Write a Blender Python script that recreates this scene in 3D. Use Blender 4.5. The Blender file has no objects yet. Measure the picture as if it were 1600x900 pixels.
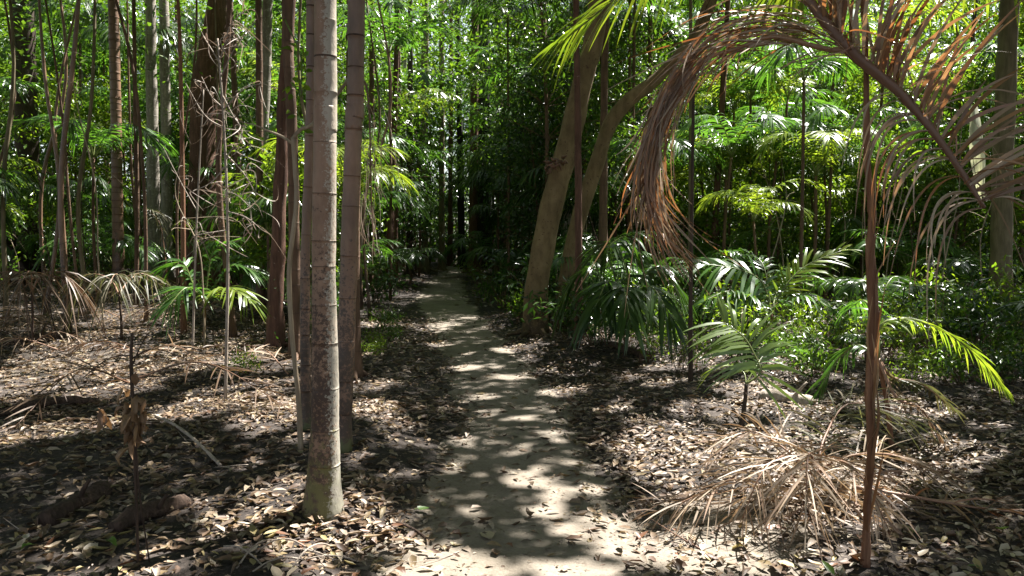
import bpy, math
import numpy as np
from mathutils import Vector

S = bpy.context.scene
COL = S.collection
R = math.radians
rng = np.random.default_rng(11)

# ------------------------------------------------------------------ camera, sky, sun, exposure
EYE, FPX, PITCH = 1.6, 1250.0, math.atan(90 / 1250)
cam = bpy.data.objects.new('camera', bpy.data.cameras.new('camera'))
COL.objects.link(cam)
cam.location = (0, 0, EYE)
cam.rotation_euler = (math.pi / 2 - PITCH, 0, 0)
cam.data.sensor_width = 36
cam.data.lens = 36 * FPX / 1600
cam.data.clip_end = 1000
cam.data.clip_start = 0.05
S.camera = cam

SUN_AZ, SUN_EL = R(49), R(58)
world = bpy.data.worlds.new('World'); S.world = world; world.use_nodes = True
wn = world.node_tree.nodes; wl = world.node_tree.links
wn.clear()
sky = wn.new('ShaderNodeTexSky'); sky.sky_type = 'NISHITA'; sky.sun_disc = False
sky.sun_elevation = SUN_EL; sky.sun_rotation = SUN_AZ
bg = wn.new('ShaderNodeBackground'); bg.inputs[1].default_value = 0.05
wo = wn.new('ShaderNodeOutputWorld')
hs_ = wn.new('ShaderNodeHueSaturation'); hs_.inputs['Saturation'].default_value = .5      # thin white haze high up: a paler sky
wl.new(sky.outputs[0], hs_.inputs['Color']); wl.new(hs_.outputs[0], bg.inputs[0]); wl.new(bg.outputs[0], wo.inputs[0])
SUN = np.array([math.sin(SUN_AZ) * math.cos(SUN_EL), math.cos(SUN_AZ) * math.cos(SUN_EL), math.sin(SUN_EL)])
sl = bpy.data.lights.new('sun', 'SUN'); sl.energy = 5.0; sl.angle = R(0.53); sl.color = (1, 0.965, 0.92)
so = bpy.data.objects.new('sun', sl); COL.objects.link(so)
so.rotation_euler = Vector(SUN).to_track_quat('Z', 'Y').to_euler(); so.location = (6, 8, 30)
S.view_settings.view_transform = 'Standard'; S.view_settings.look = 'None'
S.view_settings.exposure = 2.3; S.view_settings.gamma = 1; S.view_settings.use_curve_mapping = False
S.render.engine = 'CYCLES'
c = S.cycles
c.max_bounces = 7; c.diffuse_bounces = 4; c.glossy_bounces = 2; c.transmission_bounces = 4; c.transparent_max_bounces = 4
c.sample_clamp_indirect = 6; c.use_denoising = True
c.caustics_reflective = False; c.caustics_refractive = False

# ------------------------------------------------------------------ numeric helpers
def nz(v):
    v = np.asarray(v, float)
    return v / np.maximum(np.linalg.norm(v, axis=-1, keepdims=True), 1e-9)
_F = np.array([0, math.cos(PITCH), -math.sin(PITCH)]); _U = np.array([0, math.sin(PITCH), math.cos(PITCH)])
def ray(px, py):
    return _F + (px - 800) / FPX * np.array([1., 0, 0]) - (py - 450) / FPX * _U
def W(px, py, Y):                       # a pixel of the photo at distance Y along the view
    d = ray(px, py); t = Y / d[1]
    return np.array([0, 0, EYE]) + d * t
def Wl(pts, Y=None):
    return np.array([W(p[0], p[1], p[2] if len(p) > 2 else Y) for p in pts])
def pix(P):                             # world -> photo pixel (for light planning only)
    q = P - np.array([0, 0, EYE]); f = q @ _F
    f = np.where(np.abs(f) < 1e-6, 1e-6, f)
    return 800 + FPX * q[..., 0] / f, 450 - FPX * (q @ _U) / f, f

PATHPX = [(880, 1500, 520), (812, 900, 480), (808, 800, 395), (812, 700, 250), (808, 640, 205), (775, 580, 160), (745, 540, 120), (715, 500, 104),
          (690, 465, 86), (695, 440, 62), (712, 420, 40), (716, 408, 26), (714, 400, 18)]
_py = []; _pc = []; _pw = []
for a, b, w in PATHPX:
    d = ray(a, b); t = EYE / -d[2]; p = d * t
    _py.append(p[1]); _pc.append(p[0]); _pw.append(w / FPX * t / 2)
_py[0] = -6; _pc[0] = _pc[1] + .1; _pw[0] = _pw[1]
def path_c(y): return np.interp(y, _py, _pc)
def path_w(y): return np.interp(y, _py, _pw)
def h0(x, y):
    return (.035 * np.sin(.9 * x + .4 * y + 1) + .03 * np.sin(1.7 * y - .8 * x + 2.2) + .02 * np.sin(2.6 * x + .7) * np.sin(2.1 * y + .3)
            + .012 * np.sin(5.1 * x + 1.3 * y) * np.sin(4.3 * y - 1.1 * x))
def H(x, y):
    x = np.asarray(x, float); y = np.asarray(y, float)
    d = np.abs(x - path_c(y)) / np.maximum(path_w(y), .2)
    k = np.exp(-(d / 1.1) ** 4)
    bank = .07 * np.clip((d - .8) / 1.2, 0, 1)
    mound = .1 * np.exp(-(((x + 1.0) / .5) ** 2 + ((y - 4.5) / .45) ** 2))
    return h0(x, y) * (1 - .7 * k) + bank - .05 + mound
def G(px, py):                          # ground point under a pixel
    d = ray(px, py); t = EYE / -d[2]; p = d * t
    for _ in range(4):
        z = H(p[0], p[1]); t = (EYE - z) / -d[2]; p = d * t
    return np.array([p[0], p[1], float(H(p[0], p[1]))])

def smooth(pts, n):
    """Catmull-Rom resampling of a polyline."""
    p = np.asarray(pts, float)
    if len(p) < 3:
        t = np.linspace(0, 1, n)[:, None]
        return p[0] * (1 - t) + p[-1] * t
    q = np.vstack([2 * p[0] - p[1], p, 2 * p[-1] - p[-2]])
    out = []
    for u in np.linspace(0, len(p) - 1 - 1e-6, n):
        i = int(u); f = u - i
        a, b, c_, d = q[i], q[i + 1], q[i + 2], q[i + 3]
        out.append(.5 * (2 * b + (c_ - a) * f + (2 * a - 5 * b + 4 * c_ - d) * f * f + (3 * b - a - 3 * c_ + d) * f ** 3))
    return np.array(out)

# ------------------------------------------------------------------ mesh collector
class MB:
    def __init__(s): s.V = []; s.F = {3: [], 4: []}; s.M = {3: [], 4: []}; s.n = 0
    def add(s, V, faces, m=0):
        V = np.asarray(V, float).reshape(-1, 3)
        for f in faces:
            f = np.asarray(f)
            if f.size == 0: continue
            k = f.shape[1]; s.F[k].append(f + s.n); s.M[k].append(np.full(len(f), m))
        s.V.append(V); s.n += len(V)
    def mesh(s, name, mats, origin=(0, 0, 0), smooth_=True):
        V = np.vstack(s.V) - np.asarray(origin)
        tri = np.vstack(s.F[3]) if s.F[3] else np.zeros((0, 3), int)
        qd = np.vstack(s.F[4]) if s.F[4] else np.zeros((0, 4), int)
        mi = np.concatenate([x for k in (3, 4) for x in s.M[k]] or [np.zeros(0)]).astype(np.int32)
        me = bpy.data.meshes.new(name)
        me.vertices.add(len(V)); me.vertices.foreach_set('co', V.astype(np.float32).ravel())
        loops = np.concatenate([tri.ravel(), qd.ravel()]).astype(np.int32)
        me.loops.add(len(loops)); me.loops.foreach_set('vertex_index', loops)
        nf = len(tri) + len(qd)
        st = np.concatenate([np.arange(len(tri)) * 3, len(tri) * 3 + np.arange(len(qd)) * 4]).astype(np.int32)
        me.polygons.add(nf); me.polygons.foreach_set('loop_start', st)
        me.polygons.foreach_set('material_index', mi)
        me.polygons.foreach_set('use_smooth', np.full(nf, smooth_, bool))
        for m in (mats if isinstance(mats, (list, tuple)) else [mats]): me.materials.append(m)
        me.update(calc_edges=True); me.validate()
        return me
    def build(s, name, mats, parent=None, origin=None, smooth_=True):
        if origin is None: origin = parent.location if parent else (0, 0, 0)
        o = bpy.data.objects.new(name, s.mesh(name, mats, origin, smooth_))
        COL.objects.link(o)
        if parent: o.parent = parent
        else: o.location = origin
        return o

def tag(o, label=None, cat=None, group=None, kind=None):
    if label: o['label'] = label
    if cat: o['category'] = cat
    if group: o['group'] = group
    if kind: o['kind'] = kind
    return o
def thing(name, label, cat, loc, group=None):
    o = bpy.data.objects.new(name, None); o.empty_display_size = .1
    COL.objects.link(o); o.location = tuple(float(v) for v in loc)
    return tag(o, label, cat, group)
def dup(root, loc, rz, sc, label, group=None):
    r = root.copy(); COL.objects.link(r); r.location = tuple(float(v) for v in loc); r.rotation_euler = (0, 0, rz); r.scale = (sc,) * 3
    tag(r, label, None, group)
    for ch in list(root.children):
        k = ch.copy(); COL.objects.link(k); k.parent = r
    return r

# ------------------------------------------------------------------ geometry pieces
def tube(mb, pts, rad, sides=10, m=0, rough=0.0, lump=0.0, cap=True):
    pts = np.asarray(pts, float); n = len(pts)
    rad = np.interp(np.linspace(0, 1, n), np.linspace(0, 1, len(np.atleast_1d(rad))), np.atleast_1d(rad))
    T = nz(np.gradient(pts, axis=0))
    ref = np.array([1., 0, 0]) if abs(T[0][0]) < .8 else np.array([0, 1., 0])
    A = nz(np.cross(T, np.cross(ref, T))); B = np.cross(T, A)
    th = np.linspace(0, 2 * math.pi, sides, endpoint=False)
    k = np.arange(n)
    rr = rad[:, None] * np.ones((1, sides))
    if lump:
        ph = rng.uniform(0, 6.28, 6)
        L = np.cumsum(np.r_[0, np.linalg.norm(np.diff(pts, axis=0), axis=1)])[:, None]
        sc = 1 / max(rad[0], .02)
        rr = rr * (1 + lump * (np.sin(2 * th + ph[0] + .35 * L * sc) * np.sin(.5 * L * sc + ph[1]) + .6 * np.sin(3 * th + ph[2] - .7 * L * sc) + .4 * np.sin(1.9 * L * sc + ph[3])))
    if rough: rr = rr * (1 + rough * rng.normal(size=rr.shape))
    V = pts[:, None] + rr[..., None] * (np.cos(th)[None, :, None] * A[:, None] + np.sin(th)[None, :, None] * B[:, None])
    i = (k[:-1, None] * sides + np.arange(sides)[None]).ravel()
    j = (k[:-1, None] * sides + (np.arange(sides)[None] + 1) % sides).ravel()
    F = [np.c_[i, j, j + sides, i + sides]]
    V = V.reshape(-1, 3)
    if cap:
        V = np.vstack([V, pts[0], pts[-1]]); a = np.arange(sides); b = (a + 1) % sides
        F.append(np.c_[b, a, np.full(sides, n * sides)]); o = (n - 1) * sides
        F.append(np.c_[a + o, b + o, np.full(sides, n * sides + 1)])
    mb.add(V, F, m)

LEAF4 = (np.array([(0, 0, 0), (.42, -.5, .07), (1, 0, -.06), (.42, .5, .07)]), [np.array([(0, 1, 2), (0, 2, 3)])])
LEAF6 = (np.array([(0, 0, 0), (.3, -.46, .06), (.68, -.36, .02), (1, 0, -.1), (.68, .36, .02), (.3, .46, .06), (.3, 0, 0), (.68, 0, -.03)]),
         [np.array([(0, 1, 6), (0, 6, 5), (7, 2, 3), (7, 3, 4)]), np.array([(6, 1, 2, 7), (5, 6, 7, 4)])])
def leaves(mb, P, D, N, L, Wd, m=0, tpl=LEAF4, curl=None):
    P = np.atleast_2d(P); n = len(P)
    if n == 0: return
    D = nz(D); Sd = nz(np.cross(N, D)); Nn = np.cross(D, Sd)
    t, fs = tpl; k = len(t)
    L = np.broadcast_to(L, n)[:, None, None]; Wd = np.broadcast_to(Wd, n)[:, None, None]
    u = t[None, :, 0, None]; v = t[None, :, 1, None]; w = t[None, :, 2, None]
    hh = w * L
    if curl is not None:
        cu = np.asarray(curl)[:, None, None]
        hh = hh + cu * L * ((u - .5) ** 2 * 1.2 - .1) + np.abs(cu) * Wd * v * v * 1.6
    V = P[:, None] + u * L * D[:, None] + v * Wd * Sd[:, None] + hh * Nn[:, None]
    off = (np.arange(n) * k)[:, None, None]
    mb.add(V, [(f[None] + off).reshape(-1, f.shape[1]) for f in fs], m)
def rdir(n, zmin=-1, zmax=1):
    z = rng.uniform(zmin, zmax, n); a = rng.uniform(0, 2 * math.pi, n); r = np.sqrt(1 - z * z)
    return np.c_[r * np.cos(a), r * np.sin(a), z]

def arch(base, az, length, e0, e1, n=16, bend=1.3, side=0.):
    s = np.linspace(0, 1, n); el = e0 + (e1 - e0) * s ** bend; a = az + side * s * s
    d = np.c_[np.cos(el) * np.cos(a), np.cos(el) * np.sin(a), np.sin(el)] * (length / (n - 1))
    return np.asarray(base) + np.vstack([[0, 0, 0], np.cumsum(d[:-1], axis=0)])

def frond(mb, pts, n=36, Lm=.45, wd=.03, droop=.35, r0=.014, mr=0, ml=1, t0=.18, amax=75, amin=22, lift=.15, jit=.08, twist=.25, keep=1., sides=(1, -1), lmin=.35, ref=None):
    """One feather frond: a tapered midrib and two combs of leaflets."""
    pts = smooth(pts, 20)
    tube(mb, pts, [r0, r0 * .7, r0 * .25], 6, mr)
    T = nz(np.gradient(pts, axis=0))
    zz = np.array([0, 0, 1.]) if ref is None else np.asarray(ref, float)
    Sv = nz(np.cross(T, zz) + 1e-4); Nv = np.cross(Sv, T)
    for sd in sides:
        t = np.linspace(t0, 1, n) + rng.normal(0, .25 / n, n); t = np.clip(t, t0, 1)
        if keep < 1: t = t[rng.random(n) < keep]
        k = len(t)
        if k == 0: continue
        idx = t * (len(pts) - 1)
        ip = lambda A: np.stack([np.interp(idx, np.arange(len(pts)), A[:, c_]) for c_ in range(3)], 1)
        B, Tt, St, Nt = ip(pts), nz(ip(T)), nz(ip(Sv)), nz(ip(Nv))
        q = (t - t0) / (1 - t0)
        L = Lm * (lmin + (1 - lmin) * np.sin(math.pi * np.clip(q * .82 + .1, 0, 1)) ** .8) * rng.uniform(.85, 1.1, k)
        a = np.radians(amax + (amin - amax) * q) + rng.normal(0, jit, k)
        D = nz(np.cos(a)[:, None] * Tt + np.sin(a)[:, None] * sd * St + (lift + rng.normal(0, jit, k))[:, None] * Nt)
        Wv = nz(Tt - (Tt * D).sum(1)[:, None] * D)
        Pn = np.cross(D, Wv); tw = rng.normal(0, twist, k)[:, None]
        Wv = np.cos(tw) * Wv + np.sin(tw) * Pn
        s = np.array([0, .12, .4, .7, .9, 1.]); w = np.array([.3, .8, 1., .72, .35, .04]) * wd / 2
        dr = (droop * rng.uniform(.6, 1.5, k))[:, None, None]
        ctr = B[:, None] + D[:, None] * (L[:, None, None] * s[None, :, None]) + np.array([0, 0, -1.]) * dr * L[:, None, None] * (s * s)[None, :, None]
        ws = (L / Lm) ** .5
        V = np.stack([ctr - Wv[:, None] * (w[None, :, None] * ws[:, None, None]), ctr + Wv[:, None] * (w[None, :, None] * ws[:, None, None])], 2)
        m = len(s); i = np.arange(m - 1) * 2
        f = np.c_[i, i + 1, i + 3, i + 2]
        mb.add(V, [(f[None] + (np.arange(k) * 2 * m)[:, None, None]).reshape(-1, 4)], ml)

def ribbon(mb, pts, w, m=0, nrm=None):
    pts = np.asarray(pts, float); n = len(pts)
    T = nz(np.gradient(pts, axis=0))
    nrm = nz(rng.normal(size=3)) if nrm is None else np.asarray(nrm, float)
    Sd = nz(np.cross(T, nrm))
    w = np.interp(np.linspace(0, 1, n), np.linspace(0, 1, len(w)), w)[:, None] / 2
    V = np.stack([pts - Sd * w, pts + Sd * w], 1).reshape(-1, 3)
    i = np.arange(n - 1) * 2
    mb.add(V, [np.c_[i, i + 1, i + 3, i + 2]], m)

# ------------------------------------------------------------------ materials
def new_mat(name):
    m = bpy.data.materials.new(name); m.use_nodes = True; m.node_tree.nodes.clear()
    return m, m.node_tree.nodes, m.node_tree.links
def ramp(N, cols, interp='LINEAR'):
    r = N.new('ShaderNodeValToRGB'); r.color_ramp.interpolation = interp
    e = r.color_ramp.elements
    while len(e) > 1: e.remove(e[-1])
    for i, cc in enumerate(cols):
        pos, col = cc if len(cc) == 2 else (i / (len(cols) - 1), cc)
        if i == 0: el = e[0]; el.position = pos
        else: el = e.new(pos)
        el.color = (*col, 1)
    return r
def math_n(N, L, op, a, b=None):
    n = N.new('ShaderNodeMath'); n.operation = op
    for i, v in enumerate((a, b)):
        if v is None: continue
        if isinstance(v, (int, float)): n.inputs[i].default_value = v
        else: L.new(v, n.inputs[i])
    return n.outputs[0]
def noise(N, L, vec, scale, detail=4, rough=.6):
    n = N.new('ShaderNodeTexNoise'); n.inputs['Scale'].default_value = scale; n.inputs['Detail'].default_value = detail; n.inputs['Roughness'].default_value = rough
    if vec is not None: L.new(vec, n.inputs['Vector'])
    return n.outputs['Fac']
def mixc(N, L, fac, a, b, blend='MIX'):
    n = N.new('ShaderNodeMix'); n.data_type = 'RGBA'; n.blend_type = blend
    for i, v in ((0, fac), (6, a), (7, b)):
        if isinstance(v, (int, float)): n.inputs[i].default_value = v
        elif isinstance(v, tuple): n.inputs[i].default_value = (*v, 1)
        else: L.new(v, n.inputs[i])
    return n.outputs[2]
def leaf_mat(name, cols, trans=.4, tcol=(1.5, 1.7, .8), rough=.38, spec=.5, island=True, blotch=0.):
    m, N, L = new_mat(name)
    oi = N.new('ShaderNodeObjectInfo'); g = N.new('ShaderNodeNewGeometry')
    v = oi.outputs['Random']
    if island: v = math_n(N, L, 'FRACT', math_n(N, L, 'ADD', math_n(N, L, 'MULTIPLY', v, .35), g.outputs['Random Per Island']))
    r = ramp(N, cols); L.new(v, r.inputs[0]); col = r.outputs[0]
    if blotch:
        tc = N.new('ShaderNodeTexCoord')
        f = noise(N, L, tc.outputs['Object'], 45, 3)
        rr = ramp(N, [(.35, (1 - blotch,) * 3), (.6, (1, 1, 1))]); L.new(f, rr.inputs[0])
        col = mixc(N, L, 1., col, rr.outputs[0], 'MULTIPLY')
    p = N.new('ShaderNodeBsdfPrincipled'); L.new(col, p.inputs['Base Color']); p.inputs['Roughness'].default_value = rough
    p.inputs['Specular IOR Level'].default_value = spec
    o = N.new('ShaderNodeOutputMaterial')
    if trans:
        t = N.new('ShaderNodeBsdfTranslucent'); L.new(mixc(N, L, 1., col, tcol, 'MULTIPLY'), t.inputs['Color'])
        x = N.new('ShaderNodeMixShader'); x.inputs[0].default_value = trans
        L.new(p.outputs[0], x.inputs[1]); L.new(t.outputs[0], x.inputs[2]); L.new(x.outputs[0], o.inputs[0])
    else: L.new(p.outputs[0], o.inputs[0])
    return m
def bark_mat(name, c1, c2, spot=None, spot_lo=.56, foot_tone=None, foot_tone_h=1., rings=0., vert=6., bump=.4, scale=9., ringcol=(.03, .02, .015), ring_gap=.26, dark_low=None, rgh=.8, spec=.25, sun_rim=None):
    m, N, L = new_mat(name)
    tc = N.new('ShaderNodeTexCoord'); ob = tc.outputs['Object']
    mp = N.new('ShaderNodeMapping'); L.new(ob, mp.inputs[0]); mp.inputs['Scale'].default_value = (vert, vert, 1)
    f1 = noise(N, L, mp.outputs[0], scale / 3, 6, .65)
    f0 = noise(N, L, ob, 2.3, 3)
    r = ramp(N, [(.3, c1), (.7, c2)]); L.new(f1, r.inputs[0]); col = r.outputs[0]
    r0 = ramp(N, [(.3, (.62, .6, .58)), (.7, (1.15, 1.12, 1.1))]); L.new(f0, r0.inputs[0])
    col = mixc(N, L, .8, col, r0.outputs[0], 'MULTIPLY')
    sx = N.new('ShaderNodeSeparateXYZ'); L.new(ob, sx.inputs[0]); z = sx.outputs[2]
    hgt = f1
    if dark_low:                        # dark lichen thickening towards the foot of the stem
        f = noise(N, L, ob, 42, 6, .75); f2 = noise(N, L, ob, 3.6, 4)
        k = math_n(N, L, 'SUBTRACT', math_n(N, L, 'ADD', math_n(N, L, 'MULTIPLY', f, .75), math_n(N, L, 'MULTIPLY', f2, .45)), math_n(N, L, 'MULTIPLY', z, dark_low[1]))
        rs = ramp(N, [(dark_low[2], (0, 0, 0)), (dark_low[2] + .06, (1, 1, 1))]); L.new(k, rs.inputs[0])
        col = mixc(N, L, math_n(N, L, 'MULTIPLY', rs.outputs[0], .85), col, dark_low[0])
    if spot:
        f = noise(N, L, ob, 17, 4, .6); rs = ramp(N, [(spot_lo, (0, 0, 0)), (spot_lo + .05, (1, 1, 1))]); L.new(f, rs.inputs[0])
        col = mixc(N, L, math_n(N, L, 'MULTIPLY', rs.outputs[0], .8), col, spot)
    if foot_tone:  # moss on the palms, plain dark brown on tan trunks, thicker low down
        f = noise(N, L, ob, 13, 5, .7)
        k = math_n(N, L, 'SUBTRACT', math_n(N, L, 'MULTIPLY', f, 1.25), math_n(N, L, 'MULTIPLY', z, .45 / foot_tone_h))
        rs = ramp(N, [(.45, (0, 0, 0)), (.6, (1, 1, 1))]); L.new(k, rs.inputs[0])
        col = mixc(N, L, math_n(N, L, 'MULTIPLY', rs.outputs[0], .75), col, foot_tone)
    if rings:
        nz_ = noise(N, L, ob, 3.5, 2)
        cz = N.new('ShaderNodeCombineXYZ'); L.new(z, cz.inputs[2])
        zz = math_n(N, L, 'ADD', math_n(N, L, 'ADD', z, math_n(N, L, 'MULTIPLY', nz_, .04)), math_n(N, L, 'MULTIPLY', noise(N, L, cz.outputs[0], 1.7, 1), .45))
        fr = math_n(N, L, 'FRACT', math_n(N, L, 'DIVIDE', zz, ring_gap))
        rs = ramp(N, [(0, (1, 1, 1)), (.035, (1, 1, 1)), (.075, (0, 0, 0)), (.9, (0, 0, 0)), (1, (.35, .35, .35))]); L.new(fr, rs.inputs[0])
        col = mixc(N, L, math_n(N, L, 'MULTIPLY', rs.outputs[0], rings), col, ringcol)
        hgt = math_n(N, L, 'ADD', f1, math_n(N, L, 'MULTIPLY', rs.outputs[0], .6))
    if sun_rim:                           # sunlit rim painted in as pale lichen speckle, right side of the stem
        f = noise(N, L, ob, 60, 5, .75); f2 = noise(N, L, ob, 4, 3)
        k = math_n(N, L, 'ADD', math_n(N, L, 'ADD', math_n(N, L, 'MULTIPLY', f, 1.1), math_n(N, L, 'MULTIPLY', f2, .3)), math_n(N, L, 'MULTIPLY', sx.outputs[0], sun_rim[1]))
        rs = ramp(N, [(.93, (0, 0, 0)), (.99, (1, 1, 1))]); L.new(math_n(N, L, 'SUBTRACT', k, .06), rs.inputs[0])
        col = mixc(N, L, math_n(N, L, 'MULTIPLY', rs.outputs[0], .6), col, sun_rim[0])
    fine = noise(N, L, mp.outputs[0], scale * 3, 4, .7)
    hgt = math_n(N, L, 'ADD', hgt, math_n(N, L, 'MULTIPLY', fine, .5))
    b = N.new('ShaderNodeBump'); b.inputs['Strength'].default_value = bump; b.inputs['Distance'].default_value = .02; L.new(hgt, b.inputs['Height'])
    p = N.new('ShaderNodeBsdfPrincipled'); L.new(col, p.inputs['Base Color']); p.inputs['Roughness'].default_value = rgh
    p.inputs['Specular IOR Level'].default_value = spec; L.new(b.outputs[0], p.inputs['Normal'])
    o = N.new('ShaderNodeOutputMaterial'); L.new(p.outputs[0], o.inputs[0])
    return m

M = {}
M['green'] = leaf_mat('leaf_green', [(.024, .05, .01), (.045, .088, .015), (.065, .12, .018), (.085, .13, .016)], .42, (2., 2.1, .7), .3)
M['bright'] = leaf_mat('leaf_bright', [(.055, .1, .014), (.09, .15, .018), (.13, .18, .02), (.07, .12, .016)], .5, (1.8, 1.85, .6), .3)
M['dark'] = leaf_mat('leaf_dark', [(.014, .032, .009), (.026, .055, .012), (.04, .075, .014)], .3, (1.9, 2.2, .8), .28)
M['canopy'] = leaf_mat('leaf_canopy', [(.026, .055, .01), (.05, .092, .015), (.085, .13, .02), (.06, .09, .018)], .38, (1.6, 1.9, .7))
M['palm'] = leaf_mat('leaf_palm', [(.03, .075, .018), (.05, .11, .024), (.065, .13, .025)], .42, (1.9, 2.1, .7), .3, .6)
M['palm_lime'] = leaf_mat('leaf_palm_lime', [(.09, .15, .02), (.14, .2, .025), (.17, .21, .03)], .5, (1.7, 1.7, .7), .3, .6)
M['palm_gloss'] = leaf_mat('leaf_palm_gloss', [(.09, .15, .03), (.12, .18, .035)], .4, (1.9, 1.8, .6), .32, .9)
M['palm_dull'] = leaf_mat('leaf_palm_dull', [(.05, .055, .024), (.085, .085, .04), (.11, .085, .045)], .35, (1.2, 1.3, .8), .5)
M['straw'] = leaf_mat('leaf_straw', [(.14, .085, .05), (.28, .2, .13), (.37, .3, .22), (.2, .12, .075)], .25, (1.1, .95, .7), .55, .4)
M['russet'] = leaf_mat('leaf_russet', [(.16, .075, .034), (.24, .12, .055), (.3, .165, .08), (.38, .27, .16), (.14, .075, .036), (.27, .17, .09)], .36, (1.25, .9, .55), .38, .6)
M['deadgrey'] = leaf_mat('leaf_deadgrey', [(.2, .15, .11), (.34, .29, .24), (.16, .09, .06), (.42, .38, .33)], .25, (1, .9, .8), .6, .3)
M['brownleaf'] = leaf_mat('leaf_brown_dry', [(.06, .035, .022), (.12, .075, .045), (.18, .125, .08)], .25, (1.2, 1, .7), .5, .4)
M['deadtan'] = leaf_mat('leaf_dead_tan', [(.16, .09, .05), (.26, .17, .09), (.2, .12, .065)], .25, (1.2, 1, .7), .55, .35, True, .3)
M['yellow'] = leaf_mat('leaf_yellow', [(.3, .2, .02), (.35, .14, .02)], .45, (1.3, 1.1, .6))
M['litter'] = leaf_mat('leaf_litter', [(.06, .036, .022), (.17, .108, .065), (.28, .205, .125), (.11, .066, .04), (.21, .16, .075), (.38, .31, .24), (.09, .048, .028), (.24, .18, .12), (.07, .045, .03), (.15, .1, .06)], .12, (1.1, 1, .7), .55, .35, True, .35)
M['leaf_tan'] = leaf_mat('leaf_tan', [(.4, .32, .22), (.48, .41, .31)], .12, (1.1, 1, .7), .5, .4, False, .3)
M['leaf_olive'] = leaf_mat('leaf_olive', [(.26, .21, .09), (.36, .29, .13)], .15, (1.1, 1, .6), .5, .4, False, .35)
M['leaf_brown'] = leaf_mat('leaf_brown', [(.13, .06, .03), (.22, .1, .05)], .1, (1.1, 1, .7), .5, .4, False, .35)
M['leaf_fresh'] = leaf_mat('leaf_fresh', [(.09, .17, .03), (.14, .22, .04)], .3, (1.3, 1.3, .7), .4, .4, False, .2)
M['bark_palm'] = bark_mat('bark_palm', (.15, .085, .05), (.33, .21, .14), foot_tone=(.12, .115, .035), foot_tone_h=.85, rings=0, vert=3, ring_gap=.215, bump=.35, scale=8, dark_low=((.035, .02, .014), .12, .47), rgh=.6, spec=.35, sun_rim=((.42, .4, .33), 5.))
M['bark_redpalm'] = bark_mat('bark_redpalm', (.11, .06, .034), (.24, .14, .085), foot_tone=(.08, .1, .03), foot_tone_h=.3, rings=0, vert=3, ring_gap=.3, bump=.35, scale=8, dark_low=((.03, .018, .012), .12, .48), rgh=.5, spec=.6)
M['bark_grey'] = bark_mat('bark_grey', (.16, .14, .11), (.36, .33, .28), spot=(.4, .38, .33), spot_lo=.58, rings=.2, bump=.4)
M['bark_dark'] = bark_mat('bark_dark', (.03, .022, .016), (.085, .06, .042), bump=.7, scale=12)
M['bark_red'] = bark_mat('bark_red', (.06, .032, .021), (.17, .09, .06), spot=(.25, .19, .15), spot_lo=.66, bump=.6, vert=8)
M['bark_tan'] = bark_mat('bark_tan', (.115, .08, .036), (.25, .185, .095), spot=(.07, .035, .022), spot_lo=.62, vert=2.6, bump=.7, scale=9, foot_tone=(.04, .028, .018), foot_tone_h=1.1)
M['bark_olive'] = bark_mat('bark_olive', (.11, .09, .05), (.22, .18, .11), bump=.4)
M['bark_brown'] = bark_mat('bark_brown', (.08, .05, .032), (.18, .11, .07), bump=.5, rings=.25)
M['bark_char'] = bark_mat('bark_char', (.008, .007, .007), (.03, .025, .022), bump=.8, scale=14)
M['ring_scar'] = bark_mat('ring_scar', (.03, .018, .012), (.1, .06, .04), bump=.5)
M['sheath'] = bark_mat('stem_sheath', (.13, .055, .03), (.3, .165, .095), vert=14, bump=.6, scale=10)
M['vine'] = bark_mat('vine_bark', (.2, .15, .1), (.36, .3, .21), bump=.3)
M['wood'] = bark_mat('dead_wood', (.2, .16, .12), (.45, .39, .33), vert=8, bump=.6)
M['wood_dark'] = bark_mat('dead_wood_dark', (.03, .02, .014), (.13, .085, .06), vert=11, bump=1., scale=14)
M['rachis'] = leaf_mat('rachis_green', [(.1, .13, .03), (.15, .17, .05)], 0, rough=.4)
M['rachis_dry'] = leaf_mat('rachis_dry', [(.16, .075, .045), (.3, .18, .11)], 0, rough=.55)
M['rachis_red'] = leaf_mat('rachis_red', [(.1, .05, .026), (.16, .08, .045)], 0, rough=.55)
M['spathe'] = leaf_mat('spathe_pale', [(.42, .42, .28), (.5, .5, .36)], .35, (1, 1, .8), .5)

def ground_mat():
    m, N, L = new_mat('forest_soil')
    tc = N.new('ShaderNodeTexCoord'); ob = tc.outputs['Object']
    f1 = noise(N, L, ob, 1.2, 5); f2 = noise(N, L, ob, 28, 5, .7); f3 = noise(N, L, ob, 140, 3, .7)
    r = ramp(N, [(.35, (.018, .016, .015)), (.5, (.045, .036, .03)), (.66, (.1, .085, .075))])
    L.new(math_n(N, L, 'ADD', math_n(N, L, 'MULTIPLY', f1, .5), math_n(N, L, 'MULTIPLY', f2, .5)), r.inputs[0])
    r3 = ramp(N, [(.35, (.6, .6, .6)), (.7, (1.5, 1.5, 1.5))]); L.new(f3, r3.inputs[0])
    col = mixc(N, L, 1., r.outputs[0], r3.outputs[0], 'MULTIPLY')
    at = N.new('ShaderNodeAttribute'); at.attribute_name = 'sand'
    k = math_n(N, L, 'ADD', at.outputs['Fac'], math_n(N, L, 'MULTIPLY', math_n(N, L, 'SUBTRACT', math_n(N, L, 'ADD', math_n(N, L, 'MULTIPLY', noise(N, L, ob, 5, 5), .6), math_n(N, L, 'MULTIPLY', f2, .4)), .5), 1.6))
    rk = ramp(N, [(.4, (0, 0, 0)), (.62, (1, 1, 1))]); L.new(k, rk.inputs[0])
    col = mixc(N, L, rk.outputs[0], col, sand_col(N, L, ob))
    soil_out(N, L, col, [(f2, 1.), (f3, .35)], .5)
    return m
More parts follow.
